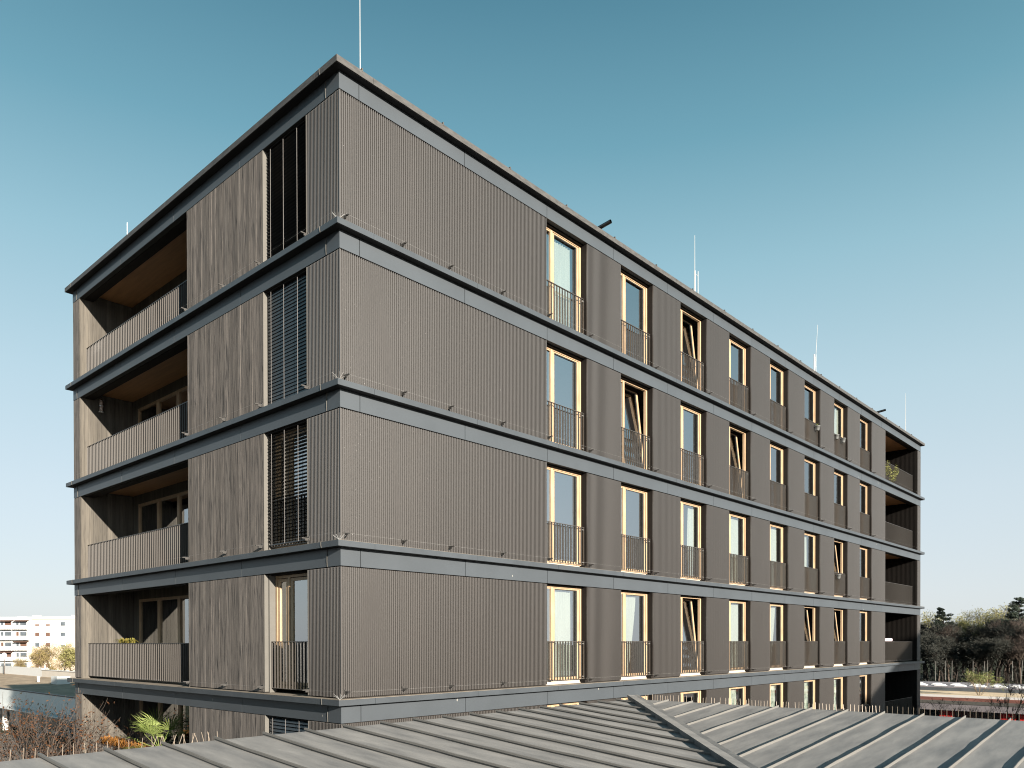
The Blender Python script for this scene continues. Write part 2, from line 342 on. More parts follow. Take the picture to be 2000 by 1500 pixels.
# structural walls, jambs, interior ---------------------------------------------------
for F in FL:
    b = F - 3 + .46
    class WL:
        def box(s, *a): MB().box(*a).build('jamb_wall', 'jamb', bld)
    wl = WL(); fb_ = WL()
    edges = [(.03, OPX[0])] + [(OPX[i] + OW, OPX[i + 1]) for i in range(7)] + [(OPX[7] + OW, LOG[0])]
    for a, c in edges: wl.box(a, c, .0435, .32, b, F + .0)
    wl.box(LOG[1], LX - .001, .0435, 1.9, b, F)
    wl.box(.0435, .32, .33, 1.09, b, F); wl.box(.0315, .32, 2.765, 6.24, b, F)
    for i in range(8):                              # dark jamb foot blocks
        x = OPX[i] + OW; fb_.box(x - .10, x - .001, .02, .21, b + .006, b + .085)
    ln = MB(); ln.box(.15, LOG[0], .15, .32, F - .028, F + .34); ln.box(.15, .32, .33, 6.24, F - .028, F + .34)
    ln.build('lintel', 'jamb', bld)
    sl = MB(); sl.box(.33, LX - .1, .33, LY - .1, F + .30, F + .43); sl.build('floor_slab', ['floor'], bld)
    cl = MB(); cl.box(1.75, LOG[0], .33, LY - .12, F + .26, F + .295); cl.box(.33, 1.75, .33, 6.2, F + .26, F + .295); cl.build('room_ceiling', 'room', bld)
rm = MB()
for F in FL:
    b = F - 3 + .44; t = F + .25
    rm.box(5.3, LOG[0], 5.0, 5.1, b, t); rm.box(5.3, 5.4, .5, 5.0, b, t)
    for x in (9.0, 15.1, 21.5, 28.0): rm.box(x, x + .1, .5, 5.0, b, t)
    rm.box(5.2, 5.3, 5.0, LY - .3, b, t)
rm.build('partition_wall', 'room', bld)
bw = MB(); bw.box(.3, LX, LY - .1, LY - .012, 0, 18); bw.box(LX - .1, LX - .012, 1.9, LY - .12, 0, 18)
bw.build('rear_wall', 'wood', bld)

# windows of the long side ---------------------------------------------------------
HW = 2.411
def frame_mesh(tilt):
    f = MB()
    f.box(0, .05, 0, .08, 0, HW); f.box(1.61, 1.68, 0, .08, 0, HW); f.box(.05, 1.61, 0, .08, HW - .034, HW); f.box(.05, 1.61, 0, .08, 0, .03)
    f.box(.42, .50, 0, .08, .03, HW - .034)
    f.box(.055, .10, .012, .07, .035, HW - .04); f.box(.10, .4195, .012, .07, .035, .07); f.box(.10, .4195, .012, .07, HW - .07, HW - .04)
    return f.mesh('window', 'frame')
def sash_mesh():
    s = MB(); x0, x1, z0, z1 = .503, 1.607, 0, HW - .034 - .036
    s.box(x0, x0 + .085, 0, .06, z0, z1); s.box(x1 - .085, x1, 0, .06, z0, z1); s.box(x0 + .085, x1 - .085, 0, .06, z0, .05); s.box(x0 + .085, x1 - .085, 0, .06, z1 - .03, z1)
    a, b_, c, d = x0 + .085, x1 - .085, .05, z1 - .03
    s.box(a, a + .012, .006, .05, c, d, 1); s.box(b_ - .032, b_, .004, .05, c, d, 1); s.box(a + .012, b_ - .032, .006, .05, c, c + .012, 1); s.box(a + .012, b_ - .032, .006, .05, d - .022, d, 1)
    return s.mesh('sash', ['frame', 'gasket'])
me_frame = frame_mesh(0); me_sash = sash_mesh()
p = MB(); p.box(.10, .415, .024, .030, .07, HW - .07); me_pane_s = p.mesh('pane', 'glass')
p = MB(); p.box(.600, 1.490, .012, .018, .060, HW - .034 - .036 - .052); me_pane_m = p.mesh('pane', 'glass')
p = MB(); p.box(0, 1.62, -.045, .10, -.090, -.062); p.box(0.0, 1.62, -.02, .06, -.0625, -.001); me_sill = p.mesh('sill', 'sill')
def curtain(x0, x1, z0, z1, y=.17, taper=0., folds=14, amp=.022, mt='curt', wavytop=False, x1b=None):
    mb = MB(); nx, nz = folds * 4, 10
    for j in range(nz + 1):
        tz = j / nz; z = z0 + (z1 - z0) * tz
        for i in range(nx + 1):
            u = i / nx; a, b = x0, x1
            if taper: b = x0 + (x1 - x0) * (1 - taper * (1 - tz) ** 1.2); a = x0 + (x1 - x0) * taper * .35 * (1 - tz)
            x = a + (b - a) * u; yy = y + amp * math.sin(u * folds * 2 * math.pi + .7 * math.sin(tz * 3)) + .01 * math.sin(u * 9 + tz * 4)
            zz = z - (.03 * abs(math.sin(u * folds * math.pi * .5)) if (wavytop and j == nz) else 0)
            mb.v.append((x, yy, zz))
    for j in range(nz):
        for i in range(nx):
            k = j * (nx + 1) + i; mb.f.append((k, k + 1, k + nx + 2, k + nx + 1)); mb.m.append(0)
    me = mb.mesh('curtain', mt); me.polygons.foreach_set('use_smooth', [True] * len(me.polygons)); return me
ME_C = {'full': curtain(.06, 1.42, -.05, 2.32, wavytop=True), 'part': curtain(.06, 1.15, -.05, 2.33), 'tied': curtain(.62, 1.30, -.02, 2.3, taper=.62, folds=9),
        'pat': curtain(.06, 1.28, -.02, 2.3, mt='curtpat', folds=11), 'side': curtain(.06, .55, -.02, 2.3, folds=5), 'right': curtain(1.12, 1.5, -.02, 2.3, folds=4)}
CFG = {18: ['full', '', 'T', '', '', '', 'right', ''], 15: ['', 'T', '', 'Tpart', '', 'side', 'side', ''], 12: ['', '', 'right', 'full', 'full', 'part', 'T', ''],
       9: ['full', 'tied', 'Tpart', 'full', 'tied', 'Tfull', 'Tside', ''], 6: ['side', '', '', 'pat', 'pat', 'pat', 'pat', ''], 3: [''] * 8}
for F in FL:
    zb = F - 3 + .46 + .093
    for i in range(8):
        k = CFG[F][i]; w = link('window', me_frame, bld, (OPX[i] + .001, .22, zb))
        link('pane', me_pane_s, w); link('sill', me_sill, w)
        s = link('sash', me_sash, w, (0, .02, .034)); q = link('pane', me_pane_m, w, (0, .02, .034))
        if k.startswith('T'):
            s.rotation_euler = q.rotation_euler = (-R(6.5), 0, 0); k = k[1:]
            s.location = q.location = (0, .03, .034)
            tag(w, 'spruce window with its main sash tilted inwards')
        if k:
            yy = .34 if CFG[F][i][0] == 'T' else 0
            link('curtain', ME_C[k], w, (0, yy, 0))

# railings of the long side -----------------------------------------------------------
def rail_mesh(w, h=1.0, depth=.036, pitch=.1155, t=.005):
    mb = MB(); n = round(w / pitch)
    mb.box(0, w, -depth / 2 - .001, depth / 2 + .001, h - .012, h); mb.box(0, w, -depth / 2, depth / 2, 0, .010)
    for i in range(n + 1):
        x = min(max(i * w / n, .005), w - .005); mb.box(x - t / 2, x + t / 2, -depth / 2, depth / 2, .010, h - .012)
    return mb
mb = rail_mesh(1.66, depth=.042, pitch=.108)
for z in (.07, .93): mb.tube((1.60, 0, z), (1.665, 0, z), .014, n=6, mi=1); mb.tube((1.585, -.03, z), (1.585, .03, z), .012, n=6, mi=1)
me_rail = mb.mesh('railing', ['rail', 'chrome'])
for F in FL:
    for i in range(8): link('railing', me_rail, bld, (OPX[i] + .01, .13, F - 3 + .46 + .105))
for F in FL:                                          # loggia railing at the far end
    mb = rail_mesh(LOG[1] - LOG[0] - .55, pitch=.11)
    o = mb.build('railing', 'rail', bld); o.location = (LOG[0] + .01, .13, F - 3 + .46 + .075); tag(o, 'long railing of the far corner loggia')

# far corner loggia ------------------------------------------------------------------------
for F in FL:
    b = F - 3 + .46
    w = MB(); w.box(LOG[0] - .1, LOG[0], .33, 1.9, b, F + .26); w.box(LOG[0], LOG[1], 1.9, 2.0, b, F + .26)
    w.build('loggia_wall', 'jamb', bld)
    r = MB(); n = 28; p = 1.85 / n
    for i in range(n): r.box(LOG[1] - .016, LOG[1] - .001, .03 + i * p, .03 + i * p + p * .55, b + .01, F + .20)
    r.build('loggia_ribs', 'jamb', bld)
    c = MB(); c.box(LOG[0], LOG[1], .33, 1.9, F + .15, F + .20); c.build('loggia_ceiling', 'ceil', bld)
    c = MB(); c.box(LOG[0], LOG[1], .145, .33, F - .002, F + .30); c.build('loggia_beam', 'jamb', bld)
    wf = MB(); X0, X1, y = LOG[0] + .02, LOG[0] + 2.3, 1.86
    wf.box(X0, X0 + .08, y - .05, y + .03, b, F - .15); wf.box(X1 - .08, X1, y - .05, y + .03, b, F - .15); wf.box(X0 + .08, X1 - .08, y - .05, y + .03, F - .22, F - .15); wf.box(X0 + 1.05, X0 + 1.17, y - .05, y + .03, b, F - .22)
    o = wf.build('window', 'frame', bld)
    gp = MB(); gp.box(X0 + .08, X1 - .08, y, y + .01, b, F - .22); gp.build('pane', 'glass', o)

# ------------------------------------------------------------------ short side
def boards(mb, axis, u0, u1, face, z0, z1, w=.1, t=.022, gap=.005, sgn=1):
    u = math.ceil(u0 / w) * w; cuts = [u0]
    while u < u1 - .01: cuts.append(u); u += w
    cuts.append(u1)
    for i in range(len(cuts) - 1):
        a, b = cuts[i] + gap / 2, cuts[i + 1] - gap / 2
        if b - a < .01: continue
        d = random.uniform(0, .004)
        if axis == 'Y': mb.box(face + d, face + t + .003, a, b, z0, z1)
        else: mb.box(a, b, face + (d if sgn > 0 else -t - .003), face + (t + .003 if sgn > 0 else -d), z0, z1)
LG = (6.25, 13.33)
for F in FL:
    b = F - 3 + .46
    m_ = MB(); boards(m_, 'Y', 2.77, 6.246, 0, b + .03, F - .015); m_.build('wood_panel', 'wood', bld)
    m_ = MB(); m_.box(.026, .031, 2.77, 6.25, b, F); m_.box(.027, .032, 13.34, LY - .015, b, F); m_.build('panel_backing', 'dark', bld)
    # pale reveal between window opening and wood panel: two strips with a shadow gap
    m_ = MB(); m_.box(.0, .095, 2.745, 2.765, b + .03, F - .015); m_.box(.108, .26, 2.725, 2.765, b + .01, F - .01); m_.build('window_reveal', 'reveal', bld)
    # outer post of the loggia and its lit side boards
    m_ = MB(); boards(m_, 'Y', 13.355, LY - .013, 0, b + .03, F - .015); m_.build('corner_post', 'wood', bld)
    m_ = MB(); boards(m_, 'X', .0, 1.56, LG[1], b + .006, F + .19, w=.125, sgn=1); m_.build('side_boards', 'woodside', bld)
    for zz in (F - .62, F - 1.55, F - 2.35):
        pass
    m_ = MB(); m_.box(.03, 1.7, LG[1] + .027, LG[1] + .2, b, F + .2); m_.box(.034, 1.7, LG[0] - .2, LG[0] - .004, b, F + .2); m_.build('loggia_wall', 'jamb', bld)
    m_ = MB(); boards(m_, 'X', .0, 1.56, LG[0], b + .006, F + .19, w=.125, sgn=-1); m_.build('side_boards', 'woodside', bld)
    # back wall with the tall three-part window
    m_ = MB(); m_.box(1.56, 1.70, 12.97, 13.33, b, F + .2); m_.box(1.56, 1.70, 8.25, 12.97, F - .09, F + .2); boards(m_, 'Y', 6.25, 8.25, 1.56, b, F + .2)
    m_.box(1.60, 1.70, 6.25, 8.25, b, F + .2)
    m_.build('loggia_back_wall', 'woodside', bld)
    ys = [12.97, 11.55, 10.2, 8.35]; z0, z1 = b + .04, F - .09
    wf = MB(); wf.box(1.57, 1.66, ys[0] - .07, ys[0], z0, z1)
    for q in ys[1:]: wf.box(1.57, 1.66, q - .08, q + .08, z0, z1)
    for i in range(3): wf.box(1.575, 1.655, ys[i + 1] + .08, ys[i] - (.07 if i == 0 else .08), z1 - .08, z1); wf.box(1.575, 1.655, ys[i + 1] + .08, ys[i] - (.07 if i == 0 else .08), z0, z0 + .08)
    o = wf.build('window', 'frame', bld)
    for i in range(3):
        gp = MB(); gp.box(1.61, 1.618, ys[i + 1] + .08, ys[i] - (.07 if i == 0 else .08), z0 + .08, z1 - .08); gp.build('pane', 'glass', o)
    c = MB(); c.box(.39, 1.56, 6.25, 13.33, F + .20, F + .26); c.build('loggia_ceiling', 'ceil', bld)
    c = MB(); c.box(.145, .39, 6.25, 13.33, F - .002, F + .32); c.build('loggia_beam', 'jamb', bld)
    # railing across the loggia
    mb = MB(); h = 1.0; L_ = LG[1] - LG[0] - .02; n = round(L_ / .113)
    mb.box(-.026, .026, 0, L_, h - .012, h); mb.box(-.025, .025, 0, L_, 0, .01)
    for i in range(n + 1):
        y = min(max(i * L_ / n, .005), L_ - .005); mb.box(-.025, .025, y - .004, y + .004, .010, h - .012)
    for y in (L_ * .33, L_ * .62): mb.box(.024, .05, y - .02, y + .02, -.03, h - .02, 0)
    o = mb.build('railing', 'rail', bld); o.location = (.22, LG[0] + .01, b + .075); tag(o, 'long railing of the loggia on the short side')
    # window of the corner opening and its railing
    y0, y1 = 1.11, 2.72; z0, z1 = b + .09, F - .036
    wf = MB(); wf.box(.25, .33, y0, y0 + .06, z0, z1); wf.box(.25, .33, y1 - .07, y1, z0, z1); wf.box(.25, .33, y0 + .06, y1 - .07, z1 - .055, z1); wf.box(.25, .33, y0 + .06, y1 - .07, z0, z0 + .08)
    wf.box(.25, .33, 2.17, 2.24, z0 + .08, z1 - .055)
    wf.box(.265, .32, 2.25, 2.32, z0 + .09, z1 - .07); wf.box(.265, .32, 2.57, 2.64, z0 + .09, z1 - .07); wf.box(.265, .32, 2.32, 2.57, z0 + .09, z0 + .16); wf.box(.265, .32, 2.32, 2.57, z1 - .13, z1 - .07)
    wf.box(.265, .32, 2.07, 2.16, z0 + .09, z1 - .07); wf.box(.265, .32, 1.18, 1.25, z0 + .09, z1 - .07); wf.box(.265, .32, 1.25, 2.07, z1 - .13, z1 - .07); wf.box(.265, .32, 1.25, 2.07, z0 + .09, z0 + .16)
    o = wf.build('window', 'frame', bld); tag(o, 'spruce window in the corner opening of the short side')
    for a_, b_ in ((2.32, 2.57), (1.25, 2.07)):
        gp = MB(); gp.box(.29, .298, a_, b_, z0 + .16, z1 - .13); gp.build('pane', 'glass', o)
    mb = rail_mesh(1.60, pitch=.118); r_ = mb.build('railing', 'rail', bld); r_.rotation_euler = (0, 0, math.pi / 2); r_.location = (.16, 1.11, b + .105); tag(r_, 'short railing in the corner opening')
# external blinds in the corner openings (open, closed and half open slats)
def blind(F, ang, zlow, zhigh=None, pitch=.0735):
    b = F - 3 + .46; z1 = F - .05 if zhigh is None else zhigh; mb = MB(); n = int((z1 - zlow) / pitch); ca, sa = math.cos(R(ang)), math.sin(R(ang)); hw = .040
    for i in range(n):
        z = z1 - .04 - i * pitch; pts = []
        for u, k in ((-1, 0), (-.5, .004), (0, .006), (.5, .004), (1, 0)):
            pts.append((.105 + u * hw * ca - k * sa, z + u * hw * sa + k * ca))
        prof = [(p[0], 0, p[1]) for p in pts] + [(p[0] + .001, 0, p[1] - .0012) for p in reversed(pts)]
        mb.prism([(p[0], 1.125, p[2]) for p in prof], (0, 2.70 - 1.125, 0))
        for y in (2.66,): mb.box(.095, .115, 2.70, 2.712, z - .012, z + .012)
    mb.box(.085, .125, 1.125, 2.70, zlow, zlow + .025)
    o = mb.build('blind', 'blind', bld)
    t = MB()
    for y in (2.53, 2.035, 1.525): t.box(.053, .056, y - .006, y + .006, zlow, z1); t.box(.152, .155, y - .006, y + .006, zlow, z1)
    t.build('ladder_tape', 'tape', o); return o
tag(blind(18, -8, 15.50), 'dark blind with its slats opened flat')
tag(blind(15, 76, 12.50), 'dark blind with its slats turned closed')
tag(blind(12, -3, 9.60), 'dark blind half open above its bottom bar')
tag(blind(6, 60, 3.6), 'dark blind behind the foreground roof edge')
for F in (18, 15, 12, 6):
    m_ = MB(); m_.box(.06, .19, 1.11, 2.715, F - .04, F - .004); m_.build('blind_box', 'jamb', bld)

# small arms carrying the bird wires -----------------------------------------------------------
arm = MB(); arm.box(-.012, .012, -.17, .0, .0, .022); arm.box(-.02, .02, -.015, .0, -.03, .05); arm.box(-.01, .01, -.10, -.02, -.035, -.001)
me_arm = arm.mesh('wire_arm', 'steel')
ARX = [.09, 1.5, 2.8, 4.45, 6.13]
for F in FL[:5]:
    b = F - 3 + .46
    for x in ARX: link('wire_arm', me_arm, bld, (x, -.001, b + .13))
    for i in range(8):
        link('wire_arm', me_arm, bld, (OPX[i] + OW + .03, -.001, b + .10))
    for y in (1.05, 2.80, 4.36, 6.2):
        o = link('wire_arm', me_arm, bld, (-.001, y, b + .13)); o.rotation_euler = (0, 0, -math.pi / 2)
    wr = MB(); wr.box(.05, LX - .2, -.1512, -.1504, b + .14, b + .1408); wr.box(-.1512, -.1504, .05, LY, b + .15, b + .1508)
    wr.build('bird_wire', 'mast', bld)
    sp = MB()
    for j in range(9):
        a = j * .7; sp.tube((-.10, -.10, b), (-.10 + .12 * math.cos(a), -.10 + .12 * math.sin(a), b + random.uniform(.07, .13)), .0016, n=3)
    sp.build('corner_spikes', 'mast', bld)
# pale earthing cables over the expansion joints
for F in FL:
    for y in (.43, 13.54):
        lo, hi = (.334, .457) if F == 18 else (.348, .460)
        pts = [(-.005, y, F), (-.012, y, F + .12), (-.006, y + .005, F + .24), (-.004, y + .004, F + lo - .01)]
        m_ = MB()
        for a, c in zip(pts, pts[1:]): m_.tube(a, c, .0055, n=5)
        y2 = y - .02 if y < 1 else y + .03
        pts = [(-OV - .004, y2 - .03, F + lo), (-OV - .010, y2 - .025, F + lo + .05), (-OV - .004, y2 - .015, F + hi + .004), (-OV + .05, y2 + .03, F + hi + .006)]
        for a, c in zip(pts, pts[1:]): m_.tube(a, c, .0055, n=5)
        m_.build('earthing_cable', 'reveal', bld)
# rods and pipes of the roof edge
def rod(x, y, top, r=.014, lean=0., side=True):
    m_ = MB(); m_.tube((x, y, 18.44), (x, y, 20.2 if side else 18.9), r * 1.5, n=6); m_.tube((x, y, 18.9), (x + lean * .7, y - lean * .7, top), r, .006, n=6)
    m_.box(x - .1, x + .1, y - .1, y + .1, 18.44, 18.52)
    if side: m_.tube((x + .22, y, 18.44), (x + .22, y, 20.25), .011, n=6); m_.tube((x, y, 20.1), (x + .22, y, 20.1), .006, n=4)
    return m_.build('lightning_rod', 'mast', bld)
rod(1.24, 1.0, 21.9, r=.008, side=False); rod(15.22, 1.0, 21.4); rod(25.74, 1.0, 21.5, lean=.16); rod(37.2, .45, 21.05, side=False); rod(1.0, 12.28, 20.3, side=False)
for x in (8.25, 30.9):
    m_ = MB(); m_.tube((x, .25, 18.53), (x, -.42, 18.60), .052, n=14, cap=False); m_.tube((x, .25, 18.53), (x, -.42, 18.60), .046, n=14, cap=False); m_.build('overflow_pipe', 'blackpaint', bld)

# ------------------------------------------------------------------ things on the balconies
def leafblob(mb, c, rx, ry, rz, n, s, rnd):
    for _ in range(n):
        while True:
            p = Vector((rnd.uniform(-1, 1), rnd.uniform(-1, 1), rnd.uniform(-1, 1)))
            if p.length < 1: break
        quad(mb, Vector((c[0] + p.x * rx, c[1] + p.y * ry, c[2] + p.z * rz)), s * rnd.uniform(.6, 1.3), rnd)
def quad(mb, p, s, rnd, asp=.6):
    a = Vector((rnd.gauss(0, 1), rnd.gauss(0, 1), rnd.gauss(0, 1))).normalized(); b = a.orthogonal().normalized()
    a = a * s; b = b * s * asp
    mb.poly([p - a, p - b * .8, p + a, p + b * .8])
rnd = random.Random(11)
def planter(x, z, label, plant=False):
    o = empty('flower_pot', (x, .02, z)); tag(o, label, 'flower pot', 'grey flower pots hung on the window railings')
    m_ = MB(); m_.lathe((0, 0, -.10), [(.075, 0), (.085, .03), (.115, .17), (.125, .172), (.125, .195), (.108, .195), (.10, .15)], 18); p = m_.build('pot', 'pot', o, True)
    for dx in (-.06, .06):
        m_ = MB(); m_.box(dx - .012, dx + .012, .07, .135, .03, .115); m_.box(dx - .012, dx + .012, .127, .139, -.02, .115); m_.build('hook', 'blackpaint', o)
    m_ = MB(); m_.lathe((0, 0, .04), [(.09, 0), (.105, .03)], 14); m_.build('soil', 'darkbark', o)
    if plant:
        m_ = MB()
        for _ in range(46):
            a = rnd.uniform(0, 6.28); l = rnd.uniform(.06, .16); e = Vector((math.cos(a) * l * .6, math.sin(a) * l * .6, l)); q = Vector((0, 0, .07)); sd_ = Vector((-math.sin(a), math.cos(a), 0)) * .006
            m_.poly([q - sd_, q + sd_, q + e])
        m_.build('plant', 'gleaf', o)
    return o
planter(23.55, 16.33, 'grey hanging flower pot with a tuft of fresh green on a top floor railing', True)
planter(25.70, 16.38, 'small grey hanging pot without plants at the left end of a top floor railing')
planter(26.50, 16.38, 'small grey hanging pot without plants at the right end of the same top floor railing')
planter(25.95, 10.37, 'grey hanging pot on the railing under a tilted window three storeys up')

# gas barbecue and white box on the top loggia
o = empty('barbecue', (1.0, 12.15, 15.46)); tag(o, 'black gas barbecue with two steel knobs on the top loggia', 'barbecue')
m_ = MB(); m_.lathe((0, 0, 1.0), [(.10, 0), (.24, .06), (.30, .16), (.31, .22)], 20); m_.build('bowl', 'blackpaint', o, True)
m_ = MB(); m_.lathe((0, 0, 1.22), [(.315, 0), (.30, .08), (.22, .16), (.08, .20)], 20); m_.build('lid', 'blackpaint', o, True)
m_ = MB(); m_.tube((-.06, 0, 1.44), (-.06, 0, 1.49), .01); m_.tube((.06, 0, 1.44), (.06, 0, 1.49), .01); m_.tube((-.08, 0, 1.49), (.08, 0, 1.49), .013); m_.build('lid_handle', 'chrome', o)
m_ = MB(); m_.box(-.42, -.30, -.30, .30, 1.02, 1.12); m_.build('control_panel', 'blackpaint', o)
for y in (-.12, .14):
    m_ = MB(); m_.tube((-.42, y, 1.07), (-.46, y, 1.07), .026, n=10); m_.build('knob', 'chrome', o)
for x, y in ((-.2, -.2), (.2, -.2), (-.2, .2), (.2, .2)):
    m_ = MB(); m_.tube((x * 1.4, y * 1.4, 0), (x, y, 1.06), .014); m_.build('leg', 'blackpaint', o)
o = empty('storage_box', (.55, 12.1, 15.46)); tag(o, 'white box standing behind the top loggia railing', 'box')
m_ = MB(); m_.box(-.16, .16, -.30, .30, 0, 1.20); q = m_.build('box_body', 'white', o); smooth_bevel(q)
m_ = MB(); m_.box(-.175, .175, -.315, .315, 1.202, 1.24); q = m_.build('box_lid', 'white', o); smooth_bevel(q)
# glass lantern
o = empty('lantern', (.56, 13.18, 14.62)); tag(o, 'glass and metal lantern hanging at the loggia side wall', 'lantern')
m_ = MB(); m_.lathe((0, 0, 0), [(.075, 0), (.085, .02), (.06, .045)], 12); m_.lathe((0, 0, .36), [(.06, 0), (.085, .015), (.02, .07)], 12); m_.lathe((0, 0, .19), [(.07, 0), (.07, .02)], 12); m_.build('lantern_body', 'chrome', o, False)
m_ = MB(); m_.lathe((0, 0, .046), [(.055, 0), (.055, .143)], 12); m_.lathe((0, 0, .212), [(.055, 0), (.055, .146)], 12); m_.build('lantern_glass', 'lampglass', o, True)
m_ = MB()
for a in range(4): t = a * math.pi / 2 + .4; m_.tube((.075 * math.cos(t), .075 * math.sin(t), .02), (.075 * math.cos(t), .075 * math.sin(t), .37), .004, n=4)
m_.tube((0, 0, .43), (0, 0, .50), .004, n=4); m_.tube((0, 0, .50), (0, .145, .50), .004, n=4); m_.build('bracket', 'blackpaint', o)
# fern planter on the fourth-band loggia
def trough(name, x, y, z, w, label, leafmat, h=.25, n=120, tall=.25, cat='planter', droop=False):
    o = empty(name, (x, y, z)); tag(o, label, cat)
    m_ = MB(); m_.prism([(-.09, -w / 2, 0), (.09, -w / 2, 0), (.12, -w / 2, h), (-.12, -w / 2, h)], (0, w, 0)); m_.build('pot', 'pot', o)
    m_ = MB()
    for _ in range(n):
        a = rnd.uniform(0, 6.28); l = rnd.uniform(.5, 1) * tall; q = Vector((rnd.uniform(-.07, .07), rnd.uniform(-w / 2, w / 2), h)); dr = Vector((math.cos(a), math.sin(a), 0)); s_ = Vector((-math.sin(a), math.cos(a), 0)) * .014
        p1 = q + dr * l * .4 + Vector((0, 0, l * .8)); p2 = q + dr * l * 1.0 + Vector((0, 0, l * (.8 if not droop else .4)))
        m_.poly([q - s_ * .4, q + s_ * .4, p1 + s_, p1 - s_]); m_.poly([p1 - s_, p1 + s_, p2])
    m_.build('foliage', leafmat, o); return o
trough('fern_planter', .42, 11.0, 7.20, .9, 'yellow green ferns in a trough looking over the loggia railing', 'fern', n=90, tall=.30, droop=True)
trough('flower_trough', .42, 10.9, 12.48, 1.6, 'trough with red flowers behind the loggia railing', 'redleaf', h=.16, n=60, tall=.14)
trough('dry_grass_trough', .45, 11.4, 4.18, 2.6, 'ochre dry grasses in a trough on the lowest visible loggia', 'ochre', h=.28, n=420, tall=.36, droop=True)
# fan palm
def palm(loc, label, s=1., fr=15, seed=1, m='palm', h=1.2):
    r_ = random.Random(seed); o = empty('fan_palm', loc); tag(o, label, 'palm')
    m_ = MB(); m_.lathe((0, 0, 0), [(.16, 0), (.20, .30), (.22, .32), (.18, .30)], 14); m_.build('pot', 'pot', o)
    m_ = MB(); m_.tube((0, 0, .25), (0, 0, h), .06 * s, .045 * s, n=8); m_.build('trunk', 'bark', o)
    m_ = MB()
    for i in range(fr):
        a = i * 2.4 + r_.uniform(-.3, .3); el = r_.uniform(-.15, 1.2); l = s * r_.uniform(.35, .55); dr = Vector((math.cos(a) * math.cos(el), math.sin(a) * math.cos(el), math.sin(el)))
        p0 = Vector((0, 0, h)); p1 = p0 + dr * l; m_.tube(p0, p1, .008 * s, .005 * s, n=3)
        sd_ = dr.cross(Vector((0, 0, 1))).normalized(); up = sd_.cross(dr)
        for j in range(17):
            t = (j - 8) / 8 * 1.35; ld = (dr * math.cos(t) + sd_ * math.sin(t) + up * .10 * abs(t)).normalized(); L_ = s * .60 * (1 - .28 * abs(t) / 1.35) * r_.uniform(.85, 1.05); w_ = ld.cross(up).normalized() * .010 * s
            q1 = p1 + ld * L_ * .55; q2 = p1 + ld * L_ + Vector((0, 0, -L_ * .25 * r_.random())); m_.poly([p1 - w_ * .3, p1 + w_ * .3, q1 + w_, q1 - w_]); m_.poly([q1 - w_, q1 + w_, q2])
    m_.build('fronds', m, o); return o
palm((.45, 8.95, 3.46), 'light green fan palm in a pot on the lowest visible loggia', 1.35, 14, 3, h=1.2)
palm((.95, 7.2, 3.46), 'dark fan palm in the shade beside the wood panel on the same loggia', 1.1, 15, 5, 'dleaf', h=1.5)
# climbing plant on the far loggia
o = empty('climbing_plant', (33.3, .09, 15.5)); tag(o, 'leafy climbing plant behind the railing of the far corner loggia on top', 'plant')
m_ = MB(); m_.box(-.7, .7, .10, .28, 0, .25); m_.build('pot', 'pot', o)
m_ = MB()
for k in range(5): leafblob(m_, (-.75 + k * .42, .0, .58 + .25 * math.sin(k * 1.9)), .25, .13, .34, 110, .04, rnd)
m_.build('foliage', 'ivy', o)
# lilac roll / cushion over the railing lower down
o = MB(); o.box(-.85, .85, -.14, .14, 0, .16); q = o.build('cushion', 'foam'); q.location = (33.6, .42, 7.55); tag(q, 'pale lilac cushion lying on a chest behind the far corner loggia railing', 'cushion'); smooth_bevel(q, .05, 3)
o = MB(); o.box(-.9, .9, -.18, .18, 0, 1.06); o.box(-.92, .92, -.2, .2, 1.062, 1.09); q = o.build('chest', 'jamb'); q.location = (33.6, .42, 6.46); tag(q, 'dark chest behind the far corner loggia railing under the cushion', 'chest')

# ------------------------------------------------------------------ foreground roof
XR, YR, Z0, SL = 3.98, -3.95, 6.434, .087
frg = empty('standing_seam_roof_house', (0, 0, 0)); tag(frg, 'low building whose grey standing seam metal roof fills the foreground', 'building')
XW, YS = -17.0, -26.0; IN = 13.5
zi = Z0 - SL * IN
rp_ = MB()
def roofplane(pts, d=(0, 0, -.06)): rp_.prism(pts, d)
m1 = MB(); m1.prism([(XW, YR, Z0), (XR, YR, Z0), (XR - IN, YR - IN, zi), (XW, YR - IN, zi)][::-1], (0, 0, -.05)); q = m1.build('roof_panel', 'zinc', frg)
m1 = MB(); m1.prism([(XR, YR, Z0), (XR, YS, Z0), (XR - IN, YS, zi), (XR - IN, YR - IN, zi)][::-1], (0, 0, -.05)); m1.build('roof_panel', 'zincx', frg)
m1 = MB(); m1.prism([(XR - IN, YR - IN, zi), (XR - IN, YS, zi), (XW, YS, zi), (XW, YR - IN, zi)][::-1], (0, 0, -.05)); m1.build('roof_panel', 'zinc', frg)
m1 = MB(); m1.box(XW + .05, XR - .05, YS + .05, YR - .05, 0, 5.15); m1.build('wall', 'render', frg)
m1 = MB(); m1.box(XR - .05, XR + .01, YS, YR + .01, 5.15, Z0 - .004); m1.box(XW, XR - .05, YR - .05, YR + .01, 5.15, Z0 - .004); m1.build('eaves_sheet', 'ledge', frg)
